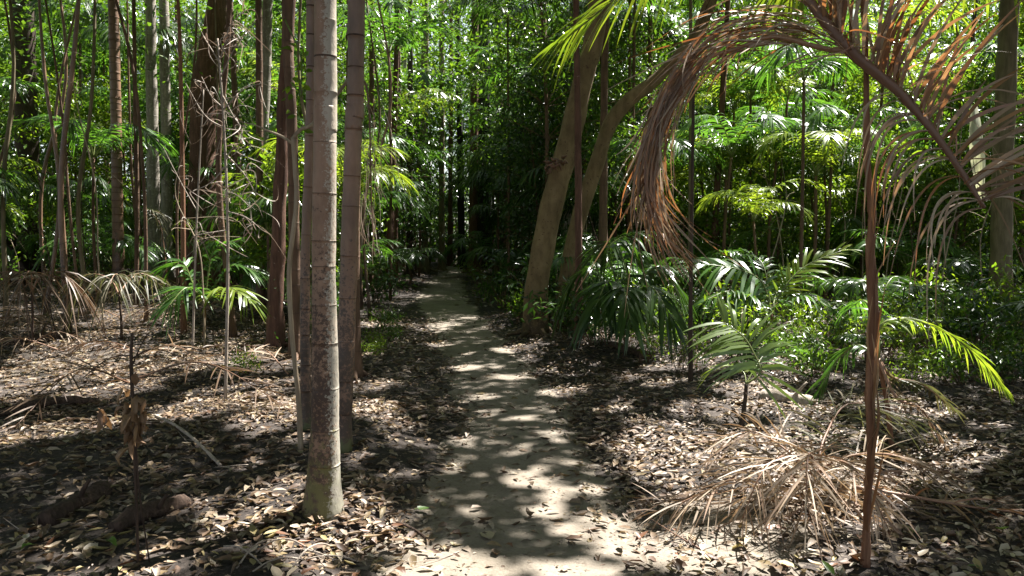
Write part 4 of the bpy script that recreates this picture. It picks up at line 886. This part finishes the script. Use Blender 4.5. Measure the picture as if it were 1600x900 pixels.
make_palm_proto('p5', 2.4, 8, 1.9, LIME, .5, .035); make_palm_proto('p6', 2.0, 8, 2., [M['rachis'], M['dark']], .55, .05, droop=.9); make_palm_proto('p7', .4, 6, 1.3, [M['rachis'], M['dark']], .4, .035); make_palm_proto('p8', 3.6, 7, 2.2, [M['rachis'], M['dark']], .65, .05, e1=(-80, -45), droop=.9)
make_palm_proto('p9', 6.3, 9, 2.5, PALM, .65, .05, nl=28); make_palm_proto('pa', 7.6, 9, 2.6, [M['rachis'], M['dark']], .7, .05, e1=(-80, -35), droop=.8, nl=28); make_palm_proto('pb', 5.2, 8, 2.3, LIME, .6, .045, nl=28)
make_sapling_proto('s1', 4.5, M['green'], .13, 34); make_sapling_proto('s2', 3., M['bright'], .16, 26); make_sapling_proto('s3', 6.5, M['green'], .12, 36, spread=1.2); make_sapling_proto('s4', 2., M['dark'], .12, 18); make_sapling_proto('s5', 6., M['bright'], .17, 38, spread=1.2); make_sapling_proto('s6', 5., M['dark'], .13, 30, spread=1.2)
make_sapling_proto('s7', 8.5, M['green'], .12, 46, spread=1.4, low=.3); make_sapling_proto('s8', 9, M['bright'], .15, 46, spread=1.5, low=.3)
make_shrub_proto('b1', .8, M['dark'], .13); make_shrub_proto('b2', .6, M['green'], .11); make_shrub_proto('b3', 1.1, M['bright'], .1); make_shrub_proto('b4', .5, M['bright'], .09, 9)
KIND = {'p1': 'arching palm on a tall stem', 'p2': 'low arching green palm', 'p3': 'stemless green palm', 'p4': 'tall stemmed green palm', 'p5': 'lime green palm', 'p6': 'dark drooping palm', 'p7': 'small dark ground palm', 'p8': 'tall dark drooping palm', 'p9': 'very tall green palm', 'pa': 'very tall dark palm', 'pb': 'tall lime green palm',
        's1': 'mid green leafy sapling', 's2': 'small bright leafy sapling', 's3': 'tall mid green sapling', 's4': 'short dark leafy sapling', 's5': 'tall bright leafy sapling', 's6': 'tall dark leafy sapling', 's7': 'very tall mid green sapling', 's8': 'very tall bright sapling',
        'b1': 'dark long leaved shrub', 'b2': 'mid green low shrub', 'b3': 'bright knee high shrub', 'b4': 'bright ankle high shrub'}
PROTO_X = []
KEEPOUT = [(318, 22, 22), (42, 22, 23), (250, 16, 21), (184, 12, 17)]
def scatter(keys, n, ylo, yhi, ok, sc=(.75, 1.25), mind=.75):
    got = 0; tries = 0
    while got < n and tries < n * 60:
        tries += 1
        y = ylo + (yhi - ylo) * rng.random() ** .8; px = rng.uniform(-120, 1720); x = (px - 800) / FPX * y
        if not ok(px, y, x): continue
        if any(abs(px - c0) < w0 + .8 * FPX / y and y < d0 for c0, w0, d0 in KEEPOUT): continue
        if any((x - a) ** 2 + (y - b) ** 2 < mind ** 2 for a, b in PROTO_X): continue
        k = keys[rng.integers(len(keys))]
        if isinstance(k, tuple): k = k[0]
        PROTO_X.append((x, y)); r = place_label(px, y)
        put(k, x, y, rng.uniform(*sc), rng.uniform(0, 6.28), f'{KIND[k]} {r}', f'{KIND[k]}s {r}'); got += 1
off = lambda x, y, m: abs(x - path_c(y)) > path_w(y) + m
# named near plants of the undergrowth
for k, px, py, s, lab in [('b1', 880, 520, 1., 'glossy dark shrub at the foot of the leaning trees'), ('b1', 935, 540, .9, 'glossy dark shrub between leaning trees and the dark palm clump'), ('b2', 770, 470, .9, 'leafy green shrub on the right bank of the far path'), ('b3', 745, 445, .8, 'bright shrub lighting the right side of the path end'),
                         ('b1', 790, 480, 1.2, 'dark shrub beside the path left of the leaning trunk'), ('b4', 590, 545, .5, 'tiny green sprout beside the dark mossy footed trunk'), ('p7', 640, 445, 1.1, 'dark low palm on the left bank of the far path'), ('p7', 800, 455, 1.2, 'dark low palm on the right bank of the far path'),
                         ('b4', 380, 585, .5, 'small green fern like shrub at the charred trunk'), ('b3', 1390, 560, .6, 'bright leafy shrub right behind the slim stem'), ('b2', 1270, 585, .7, 'leafy shrub with small pale leaves beside the pale log'), ('b1', 1310, 540, .8, 'dark leafy shrub between the sunlit seedling and the slim stem'),
                         ('p8', 855, 430, 1., 'tall dark palm whose fronds hang behind the thick leaning trunk'), ('p4', 650, 425, .85, 'tall palm with a sunlit crown left of the path end'), ('p6', 590, 452, 1., 'drooping dark palm behind the reddish palm'), ('p1', 1200, 470, .95, 'palm with a pale lit crown at the centre of the dead frond arch'),
                         ('p8', 770, 420, 1.1, 'tall dark palm with fronds hanging over the far path'), ('p1', 1010, 480, .9, 'palm with arching fronds right of the leaning pair'), ('p9', 610, 470, .9, 'very tall palm beside the paired reddish trunks'), ('pa', 795, 462, .85, 'very tall dark palm leaning its crown over the far path'), ('p9', 815, 440, 1., 'very tall palm behind the left side of the thick leaning trunk'), ('pb', 655, 432, 1., 'lime crowned palm left of the far path, lit by the sun'),
                         ('p4', 760, 412, 1.2, 'tall palm right of the charred trunk at the path end'), ('p9', 672, 412, 1.1, 'very tall palm left of the path end behind the olive trunk'), ('s6', 704, 388, 1.2, 'dark leafy sapling closing the very end of the path'), ('s6', 690, 390, 1.1, 'dark leafy sapling left of the very end of the path'), ('s4', 709, 396, 2., 'short dark sapling low across the very end of the path'), ('pa', 728, 392, .9, 'very tall dark palm right of the very end of the path'), ('s7', 718, 386, 1.2, 'green leafy sapling closing the very end of the path'), ('b1', 858, 508, 1.3, 'dark shrub crowding the right foot of the thick leaning trunk'), ('b2', 820, 500, 1., 'green shrub crowding the left foot of the thick leaning trunk'),
                         ('p6', 900, 470, 1., 'dark drooping palm between the two leaning trunks'), ('b3', 1150, 560, .8, 'bright shrub behind the comb frond seedling'), ('b3', 1450, 570, .8, 'bright shrub under the arching yellow green frond'), ('b1', 1530, 540, 1.1, 'dark shrub before the olive brown trunk at right'), ('p3', 1100, 500, .8, 'stemless palm behind the thin dark stem'),
                         ('pb', 1215, 462, .9, 'lime palm with a bright spread crown in the middle of the dead frond arch'), ('p1', 1290, 470, 1., 'green palm standing right of the lime palm inside the arch'), ('pb', 1440, 455, .9, 'lime palm behind the comb of the dead frond at right'), ('b1', 700, 413, 1.7, 'dark shrub closing the left side of the path end'), ('b1', 727, 413, 1.7, 'dark shrub closing the right side of the path end'), ('p2', 708, 405, 1.2, 'low arching palm standing where the path vanishes'), ('s4', 716, 402, 2.4, 'bushy dark sapling rising where the path vanishes'), ('p6', 694, 405, 1.3, 'drooping dark palm left of where the path vanishes'), ('b2', 1060, 540, .7, 'green shrub at the foot of the thin dark stem'), ('b2', 1500, 600, .7, 'green shrub in the shade at the right edge')]:
    p = G(px, py); put(k, p[0], p[1], s, rng.uniform(0, 6.28), lab, None); PROTO_X.append((p[0], p[1]))
GP = ['p1', 'p2', 'p3', 'p1', 'p6', 'p4', 'p8']
clear_l = lambda px, y, x: not (px < 600 and y < 13)
scatter(['b1', 'b2', 'b3', 'b4', 'p7'], 40, 9.5, 16, lambda px, y, x: off(x, y, .8) and (px > 1000) and not (px < 1330 and y < 12), (.6, 1.1), .6)
scatter(['b1', 'b2', 'b3', 'p7', 'b4', 'b2'], 34, 7.6, 13, lambda px, y, x: off(x, y, 1.) and px > 900 and not (px < 1340 and y < 8.6) and not (1330 < px < 1400 and y < 8.4), (.35, .75), .5)
scatter(['p7', 'b4', 's4', 'b2', 'p3'], 16, 9.5, 13, lambda px, y, x: px < 640 and off(x, y, .5) and not 400 < px < 470, (.3, .6), .6)
scatter(['b1', 'b2', 'p7', 'p3'], 16, 12.5, 17, lambda px, y, x: off(x, y, .8) and 860 < px < 1100, (.6, 1.1), .6)
scatter(['b2', 'b1', 'p7', 'p3', 'b3'], 40, 15, 26, lambda px, y, x: off(x, y, .9) and px < 650, (.7, 1.3), .8)
scatter(['s2', 'pb', 's1', 'p5', 'p1', 's5', 'pb', 'p4', 'p5', 'p3', 's2'], 68, 12, 24, lambda px, y, x: off(x, y, 1.6) and px > 1040, (.75, 1.15))
scatter(['s1', 'p9', 'p6', 'p4', 's7', 's6', 'p8', 'pa'], 37, 15, 26, lambda px, y, x: off(x, y, 1.5) and 830 < px < 1080, (.75, 1.1))
scatter(['s1', 'p9', 'p1', 'p4', 's7', 'p2', 's6', 's5', 'p9', 'pa', 'pb', 'p4'], 74, 17, 30, lambda px, y, x: off(x, y, 1.8) and px < 640, (.75, 1.15))
scatter(['s6', 'p8', 'p9', 'p6', 'p4', 's7', 'b1', 'pa', 'p9'], 64, 22, 38, lambda px, y, x: off(x, y, 1.) and 560 < px < 900, (.75, 1.15))
scatter(['s7', 's8', 'p9', 'p4', 's5', 'pb', 's6', 'pa'], 110, 24, 42, lambda px, y, x: off(x, y, 1.), (.85, 1.4))
scatter(['p1', 'p2', 's4', 's2', 'p3', 'b2', 'p6', 's1', 'p5'], 46, 12.5, 20, lambda px, y, x: px < 560 and off(x, y, 1.3), (.65, 1.1), .7)
scatter(['b1', 'b2', 'p3', 'p7', 's4', 'b1', 'p2'], 110, 20, 38, lambda px, y, x: off(x, y, .5), (.9, 1.6), .7)
for k, (t, used) in PROTO.items():
    if not used:
        for ch in list(t.children): bpy.data.objects.remove(ch)
        bpy.data.objects.remove(t)

# ------------------------------------------------------------------ slim trees of the middle distance, all sharing the canopy
TK = {'bark_brown': 'brown', 'bark_olive': 'olive', 'bark_red': 'rusty', 'bark_grey': 'grey', 'bark_dark': 'blackish'}
n_tr = 0; TX = [(t.location.x, t.location.y) for t, _ in TREES]
while n_tr < 54:
    y = rng.uniform(13, 46); px = rng.uniform(-150, 1750); y = max(y, 25) if px > 1020 and rng.random() < .75 else y; x = (px - 800) / FPX * y
    if (px < 1000 and y < 19) or any(abs(px - c0) < 40 and y < d0 for c0, w0, d0 in ((318, 0, 30), (42, 0, 30), (250, 0, 26))): continue
    if not off(x, y, 1.0) or any((x - a) ** 2 + (y - b) ** 2 < 1.4 for a, b in TX): continue
    if 600 < px < 820 and y < 26: continue
    TX.append((x, y)); bk = list(TK)[rng.integers(5)]; rr = rng.choice([.04, .055, .07, .1]) * rng.uniform(.8, 1.2); z = rng.uniform(8, 13); r = place_label(px, y)
    ln = rng.normal(0, .35, 2)
    trunk_tree('slender_tree', f'slender {TK[bk]} trunk {r}', 'tree', np.array([(x, y, float(H(x, y))), (x + ln[0] * .4, y, z * .4), (x + ln[0], y + ln[1], z)]), [rr, rr * .85, rr * .55], M[bk], sides=8, lump=.05, group=f'slender {TK[bk]} trees {r}')
    n_tr += 1
n_tr = 0
while n_tr < 18:                                        # thin young stems crowding the left middle distance
    y = rng.uniform(11.5, 19); px = rng.uniform(-30, 660); x = (px - 800) / FPX * y
    if not off(x, y, .8) or any(abs(px - c0) < 24 for c0 in (318, 42, 250, 187, 432)) or any((x - a) ** 2 + (y - b) ** 2 < .5 for a, b in TX): continue
    TX.append((x, y)); bk = ('bark_brown', 'bark_olive', 'bark_redpalm')[n_tr % 3]; rr = rng.uniform(.025, .05); z = rng.uniform(6.5, 9.5); ln = rng.normal(0, .3, 3)
    nm = {'bark_brown': 'brown', 'bark_olive': 'olive', 'bark_redpalm': 'blotchy'}[bk]
    trunk_tree('young_tree', f'thin young {nm} stem in the left middle distance', 'tree', np.array([(x, y, float(H(x, y))), (x + ln[2] * .4, y, z * .3), (x + ln[0], y, z * .6), (x + ln[0] + ln[1], y + ln[1], z)]), [rr, rr * .85, rr * .5], M[bk], sides=8, lump=.06, group=f'thin young {nm} stems in the left middle distance', limbs=False)
    n_tr += 1
for x, y, lab in [(5.4, 6.5, 'unseen tree added for shade just outside the right edge'), (5.5, 3.5, 'unseen tree added for shade beyond the right foreground'), (-5.6, 5.5, 'unseen tree added for shade just outside the left edge'), (7.5, 9., 'unseen tree added for shade right of the bright thicket'), (-8, 9.5, 'unseen tree added for shade left of the clearing'), (3., .5, 'unseen tree added for shade behind the viewer on the right'), (-3, .5, 'unseen tree added for shade behind the viewer on the left')]:  # unseen trees, added to carry shading crowns over the view
    trunk_tree('slender_tree', lab, 'tree', np.array([(x, y, float(H(x, y))), (x + .1, y, 5), (x + .2, y + .1, 10)]), [.11, .09, .06], M['bark_brown'], sides=10)

# ------------------------------------------------------------------ canopy added for shade, shaped around planned sun gaps; leaves dealt to nearest tree
n1, n2 = 330000, 430000                                # small leaves over the clearing and the path, larger ones elsewhere
P = np.vstack([np.c_[rng.uniform(-11, 19, n1), rng.uniform(-1, 19, n1), rng.uniform(7, 13, n1)], np.c_[rng.uniform(-24, 30, n2), rng.uniform(-3, 52, n2), rng.uniform(7, 14, n2)]])
n = n1 + n2; small = np.arange(n) < n1
P = P[small | ~((P[:, 0] > -11) & (P[:, 0] < 19) & (P[:, 1] > -1) & (P[:, 1] < 19))]; small = np.arange(len(P)) < n1; n = len(P)
P[:, 2] = np.where(P[:, 1] > 20, P[:, 2] - 1 + rng.uniform(-1.5, 0, n), P[:, 2])
dens = .5 + .5 * np.sin(P[:, 0] * .9 + 1.3 * np.sin(P[:, 1] * .5)) * np.sin(P[:, 1] * .8 + np.sin(P[:, 0] * .7) + P[:, 2])
sz = np.where(small, rng.uniform(.14, .23, n), np.where(P[:, 1] > 17, rng.uniform(.16, .28, n), rng.uniform(.24, .36, n)))
Dv = nz(rng.normal(0, 1, (n, 3)) * np.array([1, 1, .35]) + (0, 0, -.25)); Nv = nz(rng.normal(0, .35, (n, 3)) + np.array([0, 0, 1.]) + .3 * SUN)
Sv_ = nz(np.cross(Nv, Dv)); op = openness(P)
for q_ in (Dv * .5, -Dv * .5, Sv_ * .24, -Sv_ * .24): op = np.maximum(op, openness(P + q_ * sz[:, None]))
keep = (rng.random(n) > op * 1.02) & (rng.random(n) < .8 + .2 * dens)
px_, py_, f_ = pix(P)
keep &= ~((f_ > 0) & (f_ < 12) & (px_ > -60) & (px_ < 1660) & (py_ > -40) & (py_ < 900))
sz, Dv, Nv = sz[keep], Dv[keep], Nv[keep]
P = P[keep]; n = len(P)
tx = np.array([tp_[1][:2] for tp_ in TREES]); own = np.empty(n, int)
for a in range(0, n, 20000): own[a:a + 20000] = ((P[a:a + 20000, None, :2] - tx[None]) ** 2).sum(-1).argmin(1)
for k, (t, tp_) in enumerate(TREES):
    s_ = own == k
    if s_.sum() < 5: continue
    mb = MB(); leaves(mb, P[s_] - Dv[s_] * sz[s_, None] / 2, Dv[s_], Nv[s_], sz[s_], sz[s_] * .47)
    mb.build('crown', M['canopy'] if k % 3 else M['green'], t)

# the far wood behind everything: one mass of leaves
mb = MB()
for n, r0_, r1_, z0_, z1_, la, lb in [(340000, 40, 64, .2, 21, .2, .4), (60000, 36, 60, .0, 4.5, .2, .4)]:
    a = rng.uniform(R(-52), R(52), n); rr = rng.uniform(r0_, r1_, n); P = np.c_[np.sin(a) * rr, np.cos(a) * rr, rng.uniform(z0_, z1_, n)]
    dens = np.sin(P[:, 0] * .8 + P[:, 2] * .3) * np.sin(P[:, 2] * .9 + P[:, 1] * .5) + .35 * np.sin(P[:, 0] * 2.3 + P[:, 2] * 1.7)
    P = P[rng.random(n) < .62 + .45 * dens]; P = P[(np.abs(P[:, 0] - path_c(P[:, 1])) > .8) | (P[:, 1] > 45)]; n = len(P)
    l = rng.uniform(la, lb, n); leaves(mb, P, nz(rng.normal(0, 1, (n, 3)) + (0, 0, -.3)), nz(rng.normal(0, .6, (n, 3)) + (0, 0, 1)), l, l * .5)
tag(mb.build('far_woods', M['green']), 'far leafy wood closing off the view behind the trees', 'wood', None, 'stuff')

# ------------------------------------------------------------------ leaf litter
def litter_density(x, y):
    d = np.abs(x - path_c(y)) / np.maximum(path_w(y), .25)
    k = .05 + np.clip((d - .45 + .12 * np.sin(2.9 * y + 1.5 * x)) / .6, 0, 1) ** 1.4
    k *= .75 + .35 * np.sin(1.9 * x + 1.1 * y) * np.sin(1.3 * y - .7 * x)
    k = np.where((x < path_c(y)) & (y < 6.2), k * .55, k)
    k += 1.2 * np.exp(-(((x + .95) / .45) ** 2 + ((y - 4.15) / .35) ** 2))
    k *= 1 - .8 * np.exp(-(((x - .95) / .6) ** 2 + ((y - 4.1) / .7) ** 2))
    return np.clip(k, 0, 1.4)
def litter_points(n, ylo, yhi, add=0.):
    y = np.sqrt(rng.uniform(ylo ** 2, yhi ** 2, n)); px = rng.uniform(-80, 1680, n); x = (px - 800) / FPX * y
    kp = rng.random(n) * 1.4 < litter_density(x, y) + add; return x[kp], y[kp]
mb = MB(); near = []
for n, ylo, yhi, Ls, tpl in [(25000, 2.9, 7.5, (.045, .105), LEAF6), (38000, 2.9, 9, (.01, .04), LEAF4), (46000, 7.5, 15, (.045, .1), LEAF6), (30000, 15, 36, (.08, .16), LEAF4)]:
    x, y = litter_points(n, ylo, yhi, .3 if Ls[1] < .05 else .03); n = len(x); l = rng.uniform(*Ls, n)
    z = H(x, y) + .008 + rng.random(n) ** 2 * .03
    a = rng.uniform(0, 6.28, n); D = np.c_[np.cos(a), np.sin(a), rng.normal(.0, .14, n)]; N = nz(np.c_[rng.normal(0, .25, n), rng.normal(0, .25, n), np.ones(n)])
    leaves(mb, np.c_[x, y, z], D, N, l, l * rng.uniform(.32, .52, n), 0, tpl, rng.normal(.15, .45, n) if tpl is LEAF6 else None)
tag(mb.build('leaf_litter', M['litter']), 'carpet of dry leaves covering the forest floor', 'leaf litter', None, 'stuff')
# broken twigs and bark chips in the litter
mb = MB()
for k in range(900):
    y = math.sqrt(rng.uniform(9, 196)); px = rng.uniform(-50, 1650); x = (px - 800) / FPX * y
    if rng.random() * 1.2 > litter_density(x, y) + .06: continue
    a = rng.uniform(0, 6.28); L = rng.uniform(.06, .35); q = np.array([x, y, float(H(x, y)) + .015]); v = np.array([math.cos(a), math.sin(a), rng.normal(0, .12)]) * L
    tube(mb, smooth([q, q + v * .5 + rng.normal(0, .015, 3), q + v], 5), [rng.uniform(.0015, .005), .001], 4)
tag(mb.build('twig_litter', M['wood']), 'broken twigs strewn through the leaf litter', 'twigs', None, 'stuff')
# the fallen leaves that show largest, each its own object
LM_ = []
for k in range(10):
    mb = MB(); leaves(mb, np.array([[0, 0, 0]]), np.array([[1, 0, .03]]), np.array([[0, 0, 1.]]), 1., rng.uniform(.34, .5), 0, LEAF6, [rng.normal(.3, .5)])
    LM_.append([mb.mesh('fallen_leaf', M[m]) for m in ('leaf_tan', 'leaf_olive', 'leaf_brown', 'leaf_fresh')])
CN = ['pale tan', 'olive yellow', 'dark brown', 'fresh green']
def one_leaf(x, y, L, c_, label, group, rz=None, tilt=.15, z=.012):
    o = bpy.data.objects.new('fallen_leaf', LM_[rng.integers(10)][c_]); COL.objects.link(o)
    o.location = (float(x), float(y), float(H(x, y)) + z); o.scale = (L, L * rng.uniform(.8, 1.15), L); o.rotation_euler = (rng.normal(0, tilt), rng.normal(0, tilt), rng.uniform(0, 6.28) if rz is None else rz)
    return tag(o, label, 'leaf', group)
for px, py, L, c_, lab, rz in [(768, 848, .17, 0, 'large curled pale leaf lying alone on the path near the viewer', 1.9), (826, 806, .09, 3, 'fresh green leaf lying on the sunny middle of the path', 1.3), (885, 738, .08, 1, 'orange yellow leaf on the path above the sun flecks', .2), (648, 800, .09, 3, 'green leaf on the left edge of the path near the ringed palm', .4)]:
    p = G(px, py); one_leaf(p[0], p[1], L, c_, lab, None, rz)
x, y = litter_points(2600, 3.3, 5.4); o_ = np.argsort(y)[:285]
for x_, y_ in zip(x[o_], y[o_]):
    c_ = int(rng.choice(4, p=[.42, .33, .2, .05])); px = 800 + FPX * x_ / y_; d_ = abs(x_ - path_c(y_)) / path_w(y_)
    wh = 'on the bare path' if d_ < .8 else ('in the near litter left of the path' if x_ < path_c(y_) else 'in the near litter right of the path')
    one_leaf(x_, y_, rng.uniform(.045, .105), c_, f'{CN[c_]} fallen leaf {wh}', f'{CN[c_]} leaves {wh}', None, .25, .02 + rng.random() * .02)
